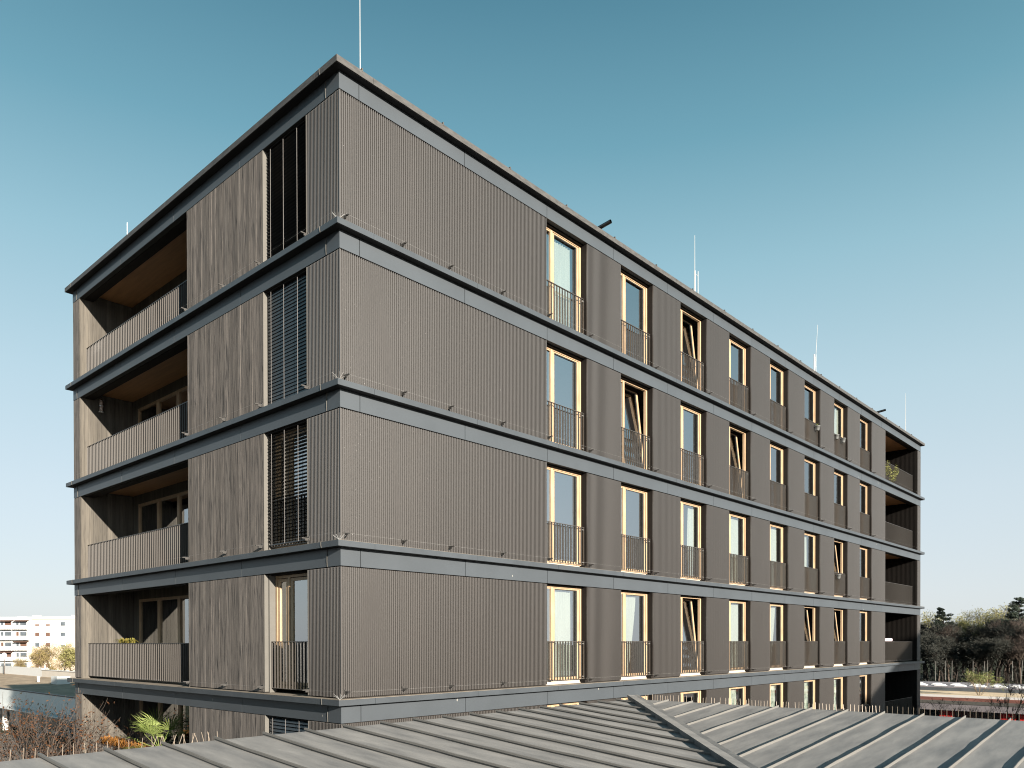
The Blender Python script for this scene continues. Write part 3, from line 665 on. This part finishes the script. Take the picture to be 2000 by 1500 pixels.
def seam(p0, p1, up, side, h=.044, t=.006, lip=.014):
    """slightly wavy double-lock seam"""
    m_ = MB(); p0 = Vector(p0); p1 = Vector(p1); up = Vector(up); side = Vector(side); n = max(2, int((p1 - p0).length / .35)); k0 = 0; st = []
    ph = random.uniform(0, 6)
    for i in range(n + 1):
        u = i / n; p = p0.lerp(p1, u); w = side * (.0045 * math.sin(ph + i * 1.1) + random.uniform(-.0015, .0015)); hh = h * (1 + random.uniform(-.10, .10)); tt = t
        if i == 0: hh = h * 1.05
        st.append([p + w * .3 - side * tt, p + w - side * tt + up * hh * .6, p + w - side * (tt + lip) + up * hh * .55, p + w - side * (tt + lip) + up * hh, p + w + side * tt + up * hh, p + w * .3 + side * tt])
    for s_ in st: m_.v += [tuple(v) for v in s_]
    K = 6
    for i in range(n):
        for j in range(K - 1): a = i * K + j; m_.f.append((a, a + K, a + K + 1, a + 1)); m_.m.append(0)
    m_.f.append(tuple(range(K))); m_.f.append(tuple(range((n + 1) * K - 1, n * K - 1, -1))); m_.m += [0, 0]
    return m_.build('seam', 'zincseam', frg)
upL = Vector((0, -SL, 1)).normalized(); upR = Vector((-SL, 0, 1)).normalized()
xs = [a + CAM.x for a in (1.755, 2.34, 2.93, 3.52, 4.105, 4.69, 5.28, 5.865, 6.45, 7.04, 7.625, 8.21, 8.79, 9.375, 9.96, 10.545, 11.13, 11.62)]
xs = [-7.02 + .5875 * i for i in range(-12, 18)]
xs = [x * 1.0 for x in xs]
def xpx(i): return i
xs = [CAM.x + 1.1 * v for v in (2.28 - .534 * 10, 2.28 - .534 * 9, 2.28 - .534 * 8, 2.28 - .534 * 7, 2.28 - .534 * 6, 2.28 - .534 * 5, 2.28 - .534 * 4, 2.28 - .534 * 3, 2.28 - .534 * 2, 2.28 - .534, 2.278, 2.81, 3.347, 3.882, 4.43, 4.95, 5.47, 6.02, 6.55, 7.05, 7.56, 8.09, 8.57, 9.06, 9.52, 10.03, 10.54, 11.06)]
for x in xs:
    if x < XR - .15:
        t = max(XR - x - .05, .15); t = min(t, IN); seam((x, YR + .012, Z0), (x, YR - t, Z0 - SL * t), upL, (1, 0, 0))
ys = [CAM.y + 1.1 * v for v in (6.96, 6.50, 6.01, 5.52, 5.03, 4.515, 4.0, 3.495, 3.0, 2.5, 1.985)]
while ys[-1] > YS + .6: ys.append(ys[-1] - .553)
for y in ys:
    t = max(YR - y - .1, .1); t = min(t, IN); seam((XR + .012, y, Z0), (XR - t, y, Z0 - SL * t), upR, (0, 1, 0), h=.033, lip=.001, t=.004)
# raised cap along the diagonal valley line
hc = MB(); n = 12; st = []
dg = Vector((-1, -1, 0)).normalized(); pr = Vector((1, -1, 0)).normalized()
for i in range(n + 1):
    s_ = i / n * IN; p = Vector((XR - s_, YR - s_, Z0 - SL * s_)); p = p + dg * (-.02 if i == 0 else 0); w = random.uniform(-.004, .004)
    st.append([p - pr * (.125) + Vector((0, 0, .006)), p - pr * (.135 + w) + Vector((0, 0, .088 + w)), p + pr * (.005 + w) + Vector((0, 0, .078)), p + pr * (.075 + w) + Vector((0, 0, .092 + w)), p + pr * .075 + Vector((0, 0, .0))])
for s_ in st: hc.v += [tuple(v) for v in s_]
for i in range(n):
    for j in range(4): a = i * 5 + j; hc.f.append((a, a + 5, a + 6, a + 1)); hc.m.append(0)
hc.f.append((4, 3, 2, 1, 0)); hc.m.append(0)
hc.build('diagonal_cap', 'zinc', frg)
# bird spikes on the two eaves
sp = MB(); sp.tube((0, 0, 0), (0, 0, .115), .0032, .0026, n=5); me_sp = sp.mesh('bird_spike', 'spike')
def spike(x, y, z, ax=0, ay=0, s=1.):
    o = link('bird_spike', me_sp, frg, (x, y, z)); o.rotation_euler = (ax, ay, 0); o.scale = (1, 1, s)
nsp = 0
x = -7.15
while x < -4.45:
    spike(x, YR + .004, Z0 - .004, random.uniform(-.05, .05), random.uniform(-.10, .10), random.uniform(.85, 1.0)); x += random.choice((.10, .11, .13, .18)); nsp += 1
x = -5.2
while x < -4.5:
    spike(x, YR + .006, Z0 - .004, 0, random.choice((-.35, .35, .2, -.25)), 1.0); x += .07; nsp += 1
y = YR - .25
while nsp < 98 and y > -12:
    spike(XR + .004, y, Z0 - .004, random.uniform(-.07, .07), random.uniform(-.05, .05), random.uniform(.8, 1.05)); y -= random.choice((.05, .055, .06, .11)); nsp += 1
st_ = MB()
while y > -14:
    st_.tube((XR + .004, y, Z0 - .004), (XR + .004, y, Z0 + .11), .003, n=4); y -= .075
tag(st_.build('bird_spikes', 'spike', frg), kind='stuff')

# ------------------------------------------------------------------ trees
def branch(mb, tips, p, d, l, r, lev, rnd, spread=.55, upb=.25, n=3, nb=(2, 4), thin=.62, seg=3):
    q = p
    for i in range(seg):
        d = (d + Vector((rnd.gauss(0, .10), rnd.gauss(0, .10), rnd.gauss(0, .08) + upb * .12))).normalized()
        q2 = q + d * l / seg; r2 = r * (1 - .35 / seg); mb.tube(q, q2, r, r2, n=max(3, n), cap=False); q = q2; r = r2
        if lev > 0 and i > 0:
            for _ in range(rnd.randint(0, 1) + (1 if lev > 1 else 0)):
                a = rnd.uniform(0, 6.28); o = d.orthogonal().normalized(); o2 = d.cross(o); dd = (d + (o * math.cos(a) + o2 * math.sin(a)) * rnd.uniform(.6, 1.3) * spread * 1.6 + Vector((0, 0, upb * .5))).normalized()
                branch(mb, tips, q, dd, l * thin * rnd.uniform(.7, 1.05), r * .55, lev - 1, rnd, spread, upb, 3, nb, thin, seg)
    if lev == 0: tips.append((q, d)); return
    for _ in range(rnd.randint(*nb)):
        a = rnd.uniform(0, 6.28); o = d.orthogonal().normalized(); o2 = d.cross(o); dd = (d + (o * math.cos(a) + o2 * math.sin(a)) * spread * rnd.uniform(.5, 1.3) + Vector((0, 0, upb * .4))).normalized()
        branch(mb, tips, q, dd, l * thin * rnd.uniform(.8, 1.15), r * .68, lev - 1, rnd, spread, upb, 3, nb, thin, seg)
def tree_meshes(seed, h, kind):
    rnd = random.Random(seed); w = MB(); tips = []; lf = MB()
    if kind == 'pine':
        w.tube((0, 0, 0), (0, 0, h * .97), h * .016, h * .004, n=6); z = h * .28
        while z < h:
            f = 1 - (z / h - .28) / .72; L_ = h * (.05 + .20 * f ** .8) * rnd.uniform(.7, 1.15)
            for k in range(rnd.randint(4, 6)):
                a = rnd.uniform(0, 6.28); dr = Vector((math.cos(a), math.sin(a), rnd.uniform(-.05, .45))); e = Vector((0, 0, z)) + dr * L_; w.tube((0, 0, z), e, h * .003, h * .001, n=3, cap=False)
                for j in range(4):
                    c = Vector((0, 0, z)).lerp(e, .45 + .2 * j); leafblob(lf, c, L_ * .2 + .12, L_ * .2 + .12, L_ * .13 + .10, 34, h * .0095, rnd)
            z += h * .045
        return w.mesh('trunk', 'darkbark'), lf.mesh('crown', 'pine')
    if kind == 'sapling':
        branch(w, tips, Vector((0, 0, 0)), Vector((.04, .02, 1)).normalized(), h * .42, h * .011, 3, rnd, .45, .35, 5, (2, 2), .6, 4)
        for p, d in tips:
            for _ in range(3):
                dd = (d + Vector((rnd.gauss(0, .4), rnd.gauss(0, .4), rnd.gauss(0, .3)))).normalized(); s_ = dd.orthogonal().normalized() * h * .0016; q = p + dd * h * .05
                lf.poly([p - s_, p + s_, q + s_ * .4, q - s_ * .4])
        return w.mesh('trunk', 'palebark'), lf.mesh('crown', 'twig')
    if kind in ('bare', 'spring', 'tan', 'dark'):
        lev = 4
        branch(w, tips, Vector((0, 0, 0)), Vector((rnd.uniform(-.1, .1), rnd.uniform(-.1, .1), 1)).normalized(), h * .33, h * .022, 4, rnd, .55, .30, 5, (2, 3), .66, 3)
        rnd.shuffle(tips); tips = tips[:1500]
        for p, d in tips:
            if kind == 'bare' or (kind == 'dark'):
                for _ in range(7):
                    dd = (d + Vector((rnd.gauss(0, .5), rnd.gauss(0, .5), rnd.gauss(0, .4)))).normalized(); s_ = dd.orthogonal().normalized() * h * .0016; q = p + dd * h * rnd.uniform(.03, .07)
                    lf.poly([p - s_, p + s_, q + s_ * .4, q - s_ * .4])
                if kind == 'dark':
                    for _ in range(4): quad(lf, p + Vector((rnd.gauss(0, 1), rnd.gauss(0, 1), rnd.gauss(0, 1))) * h * .015, h * .012, rnd)
            else:
                for _ in range(9): quad(lf, p + Vector((rnd.gauss(0, 1), rnd.gauss(0, 1), rnd.gauss(0, 1))) * h * .022, h * .0085, rnd)
        return w.mesh('trunk', {'bare': 'bark', 'spring': 'bark', 'tan': 'palebark', 'dark': 'darkbark'}[kind]), lf.mesh('crown', {'bare': 'twig', 'spring': 'yleaf', 'tan': 'tleaf', 'dark': 'dleaf'}[kind])
TREES = {}
def place_tree(kind, var, h, loc, label, cat='tree', name=None, group=None, rz=0, fat=1.):
    key = (kind, var)
    if key not in TREES: TREES[key] = tree_meshes(var * 17 + hash_kind(kind), 10., kind)
    tm, cm = TREES[key]; o = empty(name or {'pine': 'pine_tree', 'bare': 'bare_tree', 'spring': 'budding_tree', 'tan': 'budding_tree', 'dark': 'dark_tree'}[kind], loc, rz)
    o.scale = (h / 10 * fat, h / 10 * fat, h / 10); link('trunk', tm, o); link('crown', cm, o); tag(o, label, cat, group); return o
def hash_kind(k): return {'pine': 1, 'bare': 2, 'spring': 3, 'tan': 4, 'dark': 5, 'sapling': 6}[k]
def at_px(u, dep, z=0.):
    """world point seen in photo column u at distance dep along the view axis"""
    p = CAM + FO * dep + RI * ((u - 1000) / 1526.64 * dep); return (p.x, p.y, z)
# forest on the right, its shade put into dark leaf and twig colours
rf = random.Random(5)
spec = []
for u, dep, kind, h in ((1843, 150, 'pine', 13.6), (1990, 146, 'pine', 15.4), (1806, 152, 'dark', 13.6), (1822, 165, 'spring', 14.9), (1862, 160, 'spring', 15.6), (1880, 166, 'spring', 15.8),
                        (1898, 168, 'spring', 15.8), (1915, 164, 'spring', 15.5), (1930, 160, 'spring', 16.3), (1945, 166, 'spring', 16.3), (1962, 170, 'spring', 15.9), (1975, 152, 'dark', 14.8),
                        (1832, 142, 'bare', 12.2), (1853, 140, 'bare', 10.6), (1872, 143, 'bare', 10.8), (1893, 145, 'bare', 10.2), (1913, 141, 'dark', 12.3), (1932, 139, 'dark', 12.8), (1951, 142, 'dark', 12.8),
                        (1968, 136, 'bare', 13.2), (1985, 134, 'dark', 12.6), (2004, 138, 'dark', 14.2), (2022, 150, 'spring', 14.5), (2040, 142, 'bare', 13), (2060, 150, 'pine', 15.5), (2085, 145, 'dark', 13),
                        (1812, 136, 'dark', 10.6), (1790, 150, 'dark', 12.4), (1770, 140, 'dark', 12), (1745, 150, 'spring', 13), (1841, 133, 'dark', 9.4), (1866, 131, 'dark', 8.4), (1888, 132, 'dark', 8.8), (1906, 130, 'dark', 9.0), (1926, 131, 'dark', 9.5), (1946, 129, 'dark', 9.6), (1966, 130, 'dark', 9.4), (1992, 128, 'bare', 10.0)):
    spec.append((u, dep, kind, h))
ug = MB(); ru = random.Random(3)
for _ in range(26000):
    q = at_px(ru.uniform(1640, 2300), ru.uniform(128, 172)); zz = ru.random() ** 1.3 * 8.5; quad(ug, Vector((q[0], q[1], zz)), .22 * ru.uniform(.6, 1.4), ru, .35)
tag(ug.build('undergrowth', 'dleaf'), 'thicket filling the wood between its trunks, shade put into its dark colour', 'undergrowth', kind='stuff')
LB = {'pine': 'tall dark pine rising out of the wood', 'bare': 'leafless brown tree in the wood', 'spring': 'yellow green budding tree behind the dark trees of the wood', 'dark': 'dense tree at the edge of the wood, shade put into its dark leaves'}
lab_extra = {(1843, 'pine'): 'dark pine standing above the wood nearest the apartment block', (1990, 'pine'): 'tall dark pine above the wood at the right edge of the photo', (1930, 'spring'): 'brightest yellow green tree top of the wood'}
for i, (u, dep, kind, h) in enumerate(spec):
    place_tree(kind, i % 3, h, at_px(u, dep), lab_extra.get((u, kind), LB[kind]), group='trees of the wood beyond the flat roofs' if (u, kind) not in lab_extra else 'tree tops standing out of the wood', rz=rf.uniform(0, 6.28), fat=rf.uniform(.9, 1.2))
# pale budding trees in front of the far white block on the left
for i, (u, h, lab) in enumerate(((20, 6.6, 'bare pale twiggy tree in front of the white block balconies'), (52, 5.8, 'small twiggy tree right of the street lamp'), (78, 8.6, 'pale budding tree in front of the peach wall'), (100, 8.9, 'taller budding tree in the middle of the peach wall'), (121, 9.4, 'greenest budding tree next to the dark corner post'), (139, 9.0, 'budding tree half hidden by the dark corner post'))):
    place_tree('tan' if i < 4 else 'spring', i % 3, h, at_px(u, 118 + i * 2), lab, group='budding trees in front of the white block', rz=i * 1.3, fat=1.05)
# shrubs behind the foreground roof, left
def shrub(name, loc, h, seed, wm, lm, label, leaves=900, ls=.04, cat='shrub', stems=9, spread=.5, lev=3, twig=True):
    r_ = random.Random(seed); w = MB(); tips = []; lf = MB(); o = empty(name, loc); tag(o, label, cat)
    for i in range(stems):
        a = i * 2.4; d = Vector((math.cos(a) * spread, math.sin(a) * spread, 1)).normalized(); branch(w, tips, Vector((math.cos(a) * .1, math.sin(a) * .1, 0)), d, h * .42, h * .0075, lev, r_, .5, .2, 4, (2, 3), .62, 3)
    w.build('branches', wm, o)
    for _ in range(leaves):
        p, d = r_.choice(tips); quad(lf, p + Vector((r_.gauss(0, 1), r_.gauss(0, 1), r_.gauss(0, 1))) * h * .03 - d * r_.uniform(0, h * .1), ls * r_.uniform(.6, 1.3), r_)
    lf.build('leaves', lm, o); return o
shrub('copper_leaved_shrub', at_px(52, 21.5), 6.5, 4, 'bark', 'bleaf', 'twiggy shrub with dry copper leaves behind the foreground roof', 2300, .042, stems=9, spread=.30)
shrub('magnolia_shrub', at_px(138, 27), 6.4, 9, 'darkbark', 'dleaf', 'dark budding shrub next to the corner post of the apartment block', 1500, .065, stems=8, spread=.28)
shrub('yellow_green_shrub', (57.6, 1.0, 3.53), 2.15, 12, 'palebark', 'gleaf', 'light green shrub growing on the gravel roof terrace', 1700, .055, stems=10, spread=.75)
shrub('dry_branch_plant', (.55, 10.7, 3.46), 1.75, 21, 'bark', 'bleaf', 'tall dry leafless plant on the lowest visible loggia', 30, .015, 'plant', stems=3, spread=.2, lev=2)
place_tree('sapling', 4, 6.4, at_px(1980, 44), 'small bare tree in front of the grey roof band', name='bare_sapling', cat='tree', rz=1.)
for i, (u, h, lab) in enumerate(((1808, 4.6, 'thin bare sapling beside the dark corner of the block'), (1832, 4.9, 'thin bare sapling left of the first red panel'), (1868, 4.8, 'thin bare sapling between the red panels'), (1912, 4.5, 'thin bare sapling left of the second red panel'))):
    place_tree('sapling', i, h, at_px(u, 42 + i), lab, name='bare_sapling', group='saplings in front of the grey roof band', rz=i * 2.)
place_tree('bare', 2, 11, (-22, 34, 0), 'bare tree mirrored in the corner window', rz=2)

# ------------------------------------------------------------------ low building on the left
lb_ = empty('low_flat_roof_building', (0, 0, 0)); tag(lb_, 'low pale building with a gravel flat roof and columns behind the shrubs on the left', 'building')
X0, X1, Y0, Y1 = 11.7, 22.8, 30., 150.; ZR = 3.6
m_ = MB(); m_.box(X0 + .3, X1 - .3, Y0, Y1, ZR - .3, ZR - .05); m_.build('roof', 'gravel', lb_)
m_ = MB(); m_.box(X0 - .02, X0 + .3, Y0, Y1, ZR - .05, ZR + .03); m_.build('roof_edge', 'steel', lb_)
m_ = MB(); m_.box(X0, X0 + .25, Y0, Y1, 2.2, ZR - .052); m_.build('fascia', 'bluewall', lb_)
m_ = MB(); m_.box(X0 - .9, X0 - .002, Y0, Y1, 2.12, 2.2); m_.build('canopy', 'bluewall', lb_)
m_ = MB(); m_.box(X1 - .3, X1, Y0, 92, ZR - .3, ZR + .75); m_.build('parapet', 'render', lb_); m_ = MB(); m_.box(X1 - .3, X1, 92, Y1, ZR - .3, ZR + .95); m_.build('parapet', 'white', lb_)  # white length stands for the sunlit parapet, duller length for the shaded one
m_ = MB(); m_.box(X1 - .36, X1 + .05, Y0, 92, ZR + .75, ZR + .82); m_.build('parapet_cap', 'white', lb_)
m_ = MB(); m_.box(X0 + 1.8, X1 - .4, Y0, Y1, 0, ZR - .3); m_.build('wall', 'bluewall', lb_)
for y in range(36, 120, 7):
    m_ = MB(); m_.box(X0 + 1.72, X0 + 1.80, y, y + 3.6, .3, 2.1); m_.build('shop_window', 'darkwall', lb_)
for y in range(39, 130, 9):
    m_ = MB(); m_.tube((X0 + .15, y, 0), (X0 + .15, y, 2.2), .22, n=16); m_.build('column', 'white', lb_)
for (x, y, h, r_, mm) in ((13.6, 52.5, .55, .16, 'blackpaint'), (15.2, 58, .9, .18, 'blackpaint'), (20.5, 66, .8, .14, 'blackpaint'), (16, 90, .45, .25, 'blackpaint'), (18, 78, .4, .12, 'white')):
    m_ = MB(); m_.tube((x, y, ZR - .05), (x, y, ZR + h), r_, n=10); m_.tube((x, y, ZR + h), (x, y, ZR + h + .12), r_ * 1.3, n=10); m_.build('vent_pipe', mm, lb_)
for (x, y, a_, b_, c_, mm) in ((17.5, 71, 1.2, 1.6, .7, 'white'), (18.5, 60, 1.6, 2.4, .8, 'bluewall')):
    m_ = MB(); m_.box(x, x + a_, y, y + b_, ZR - .05, ZR + c_); m_.build('roof_hatch', mm, lb_)

# ------------------------------------------------------------------ white apartment block far left
wa = empty('far_apartment_block', at_px(-150, 214)); wa.rotation_euler = (0, 0, math.atan2(RI.y, RI.x) + R(-4)); tag(wa, 'white and peach five storey apartment block with balconies in the distance on the left', 'apartment building')
k = 214 / 1526.64
def px(u): return (u + 150) * k
def pz(v): return 7.534 + (1255 - v) * k
m_ = MB(); m_.box(px(-150), px(70), 0, 11, 0, pz(1206)); m_.build('wall', 'white', wa)
m_ = MB(); m_.box(px(70) + .01, px(260), .3, 11, 0, pz(1208)); m_.build('wall', 'peach', wa)
m_ = MB(); m_.box(px(-150) - .3, px(260) + .3, -.15, 11.3, pz(1207.5), pz(1204)); m_.build('roof', 'white', wa)
for u in (32, 63, 142, 175): m_ = MB(); m_.box(px(u - 4), px(u + 4), 3, 5, pz(1204), pz(1200 if u != 32 else 1202)); m_.build('chimney', 'render', wa)
for r_ in range(5):
    v = 1210 + 20.2 * r_
    for (a, b) in ((9, 36), (40, 68), (-42, -14), (-72, -46), (-110, -82)):
        bx = MB(); bx.box(px(a), px(b), -1.3, -.01, pz(v + 18.5), pz(v + 17)); bx.box(px(a), px(b), -1.3, -1.2, pz(v + 18.5), pz(v + 10.5)); bx.box(px(a), px(a) + .1, -1.2, -.01, pz(v + 17), pz(v + 10.5)); bx.box(px(b) - .1, px(b), -1.2, -.01, pz(v + 17), pz(v + 10.5))
        bx.build('balcony', 'white', wa)
        for (c, d) in ((a + 1, a + 6), (a + 9, a + 22)):
            wd = MB(); wd.box(px(c), px(d), -.06, -.005, pz(v + 12), pz(v + 2.5)); wd.build('window', 'winfar' if (r_ + int(c)) % 3 else 'shutter', wa)
        if (r_ + a) % 3 == 0 or r_ == 0:
            aw = MB(); aw.prism([(px(a), -.01, pz(v - .5)), (px(a), -1.5, pz(v + 2)), (px(a), -1.5, pz(v + 2.6)), (px(a), -.01, pz(v))], (px(b) - px(a), 0, 0)); aw.build('awning', 'orange' if r_ == 4 else 'shutter', wa)
    for (c, mm) in ((78, 'shutter'), (99.5, 'shutter'), (130, 'winfar'), (160, 'winfar'), (190, 'shutter'), (220, 'winfar')):
        mm2 = 'winfar' if (r_ * 3 + int(c)) % 4 == 0 else mm
        wf = MB(); wf.box(px(c) - .12, px(c + 8.5) + .12, .24, .295, pz(v + 12), pz(v + 3)); o = wf.build('window', 'white', wa)
        wd = MB(); wd.box(px(c), px(c + 8.5), .19, .235, pz(v + 11.2), pz(v + (3.8 if (r_ + int(c)) % 3 else 8))); wd.build('pane', mm2, o)

# street lamp left
o = empty('street_lamp', at_px(8, 100)); tag(o, 'globe street lamp in front of the white block at the left edge', 'street lamp')
m_ = MB(); m_.tube((0, 0, 0), (0, 0, 5.6), .07, .05, n=8); m_.build('post', 'bark', o)
m_ = MB(); m_.lathe((0, 0, 5.58), [(.06, 0), (.12, .12), (.28, .25), (.33, .42), (.28, .60), (.12, .74), (.02, .77)], 14); m_.build('globe', 'skylight', o, True)

# ------------------------------------------------------------------ flat roofs on the right
rb_ = empty('skylight_roof_building', (0, 0, 0)); tag(rb_, 'long low building with rows of white dome skylights in front of the wood', 'building')
YA, YB = -70., 45.
m_ = MB(); m_.box(62.0, 70.5, YA, YB, 3.3, 3.86); m_.build('roof', 'slate', rb_)
m_ = MB(); m_.box(61.9, 61.995, YA, YB, 3.536, 3.80); m_.build('window_band', 'winfar', rb_)
m_ = MB(); m_.box(62.05, 70.4, YA, YB, 0, 3.3); m_.build('wall', 'render', rb_)
sk = MB(); sk.box(-.34, .34, -.40, .40, 0, .05)
dome = []
for i in range(5):
    t = i / 4 * math.pi / 2; dome.append((math.cos(t), .05 + .11 * math.sin(t)))
for j in range(4):
    (a, z0), (b_, z1) = dome[j], dome[j + 1]
    for s1, s2 in (((-1, -1), (1, -1)), ((1, -1), (1, 1)), ((1, 1), (-1, 1)), ((-1, 1), (-1, -1))):
        sk.poly([(.27 * a * s1[0], .33 * a * s1[1], z0), (.27 * a * s2[0], .33 * a * s2[1], z0), (.27 * b_ * s2[0], .33 * b_ * s2[1], z1), (.27 * b_ * s1[0], .33 * b_ * s1[1], z1)])
me_sk = sk.mesh('skylight', 'skylight')
y = -24.
while y < 26:
    link('skylight', me_sk, rb_, (63.4, y, 3.86)); link('skylight', me_sk, rb_, (65.2, y + .7, 3.86)); y += 1.45
for u in (1827, 1846.5, 1859, 1900, 1920, 1928.5, 1977, 1994, 1783, 2030):
    p = at_px(u, 73.5 + (u % 3)); m_ = MB(); ln_ = .12 if u in (1920, 1994) else .02
    m_.tube((p[0], p[1], 3.85), (p[0] + ln_, p[1] - ln_, 5.7), .04, .028, n=5); m_.build('roof_rod', 'reveal', rb_)
tb = empty('terrace_building', (0, 0, 0)); tag(tb, 'low building with straw coloured gravel roof, reddish strip and grey eaves band', 'building')
m_ = MB(); m_.box(56.2, 61.98, YA, YB, 3.2, 3.53); m_.build('gravel_roof', 'straw', tb)
m_ = MB(); m_.box(55.95, 56.2, YA, YB, 3.2, 3.555); m_.build('parapet', 'white', tb)
m_ = MB(); m_.box(52.0, 55.94, YA, YB, 3.2, 3.40); m_.build('sedum_roof', 'sedum', tb)
m_ = MB(); m_.box(51.9, 52.0, YA, YB, 3.2, 3.42); m_.build('roof_edge', 'reveal', tb)
m_ = MB(); m_.box(51.93, 52.0, YA, YB, 2.74, 3.199); m_.build('eaves_band', 'slate', tb)
m_ = MB(); m_.box(53.2, 61.9, YA, YB, 0, 3.19); m_.build('wall', 'darkwall', tb)
def yrow(u, X):  # Y on plane X seen in column u
    d = FO + RI * ((u - 1000) / 1526.64); t = (X - CAM.x) / d.x; return CAM.y + d.y * t
for a, c in ((1835, 1860), (1953, 1984), (1992, 2020), (2060, 2090)):
    m_ = MB(); ya, yb = yrow(c, 52.3), yrow(a, 52.3); n = 6
    for i in range(n): m_.box(52.3, 53.19, ya + (yb - ya) * i / n + .02, ya + (yb - ya) * (i + 1) / n - .02, .2, 2.9)
    m_.build('red_panel', 'red', tb)

# ------------------------------------------------------------------ unseen house added out of frame, shaped to cast the shadow on the block
nb = empty('gabled_shadow_caster', (0, 0, 0)); tag(nb, 'unseen gabled house shaped to cast the shadow on the far end of the block', 'house')
m_ = MB(); m_.prism([(19, -42, 0), (38, -42, 0), (38, -42, 14.4), (28.5, -42, 18.2), (19, -42, 14.4)], (0, -11, 0)); m_.build('wall', 'brick', nb)
m_ = MB()
m_.prism([(18.2, -41.6, 14.15), (28.5, -41.6, 18.25), (28.5, -41.6, 18.5), (18.0, -41.6, 14.35)], (0, -11.8, 0)); m_.prism([(38.8, -41.6, 14.15), (28.5, -41.6, 18.25), (28.5, -41.6, 18.5), (39, -41.6, 14.35)], (0, -11.8, 0)); m_.build('roof', 'tile', nb)
for k_ in range(4):
    for i in range(4):
        m_ = MB(); x = 21.5 + i * 4; m_.box(x, x + 1.4, -42.0, -41.93, 1.3 + k_ * 3, 2.9 + k_ * 3); m_.build('window', 'winfar', nb)
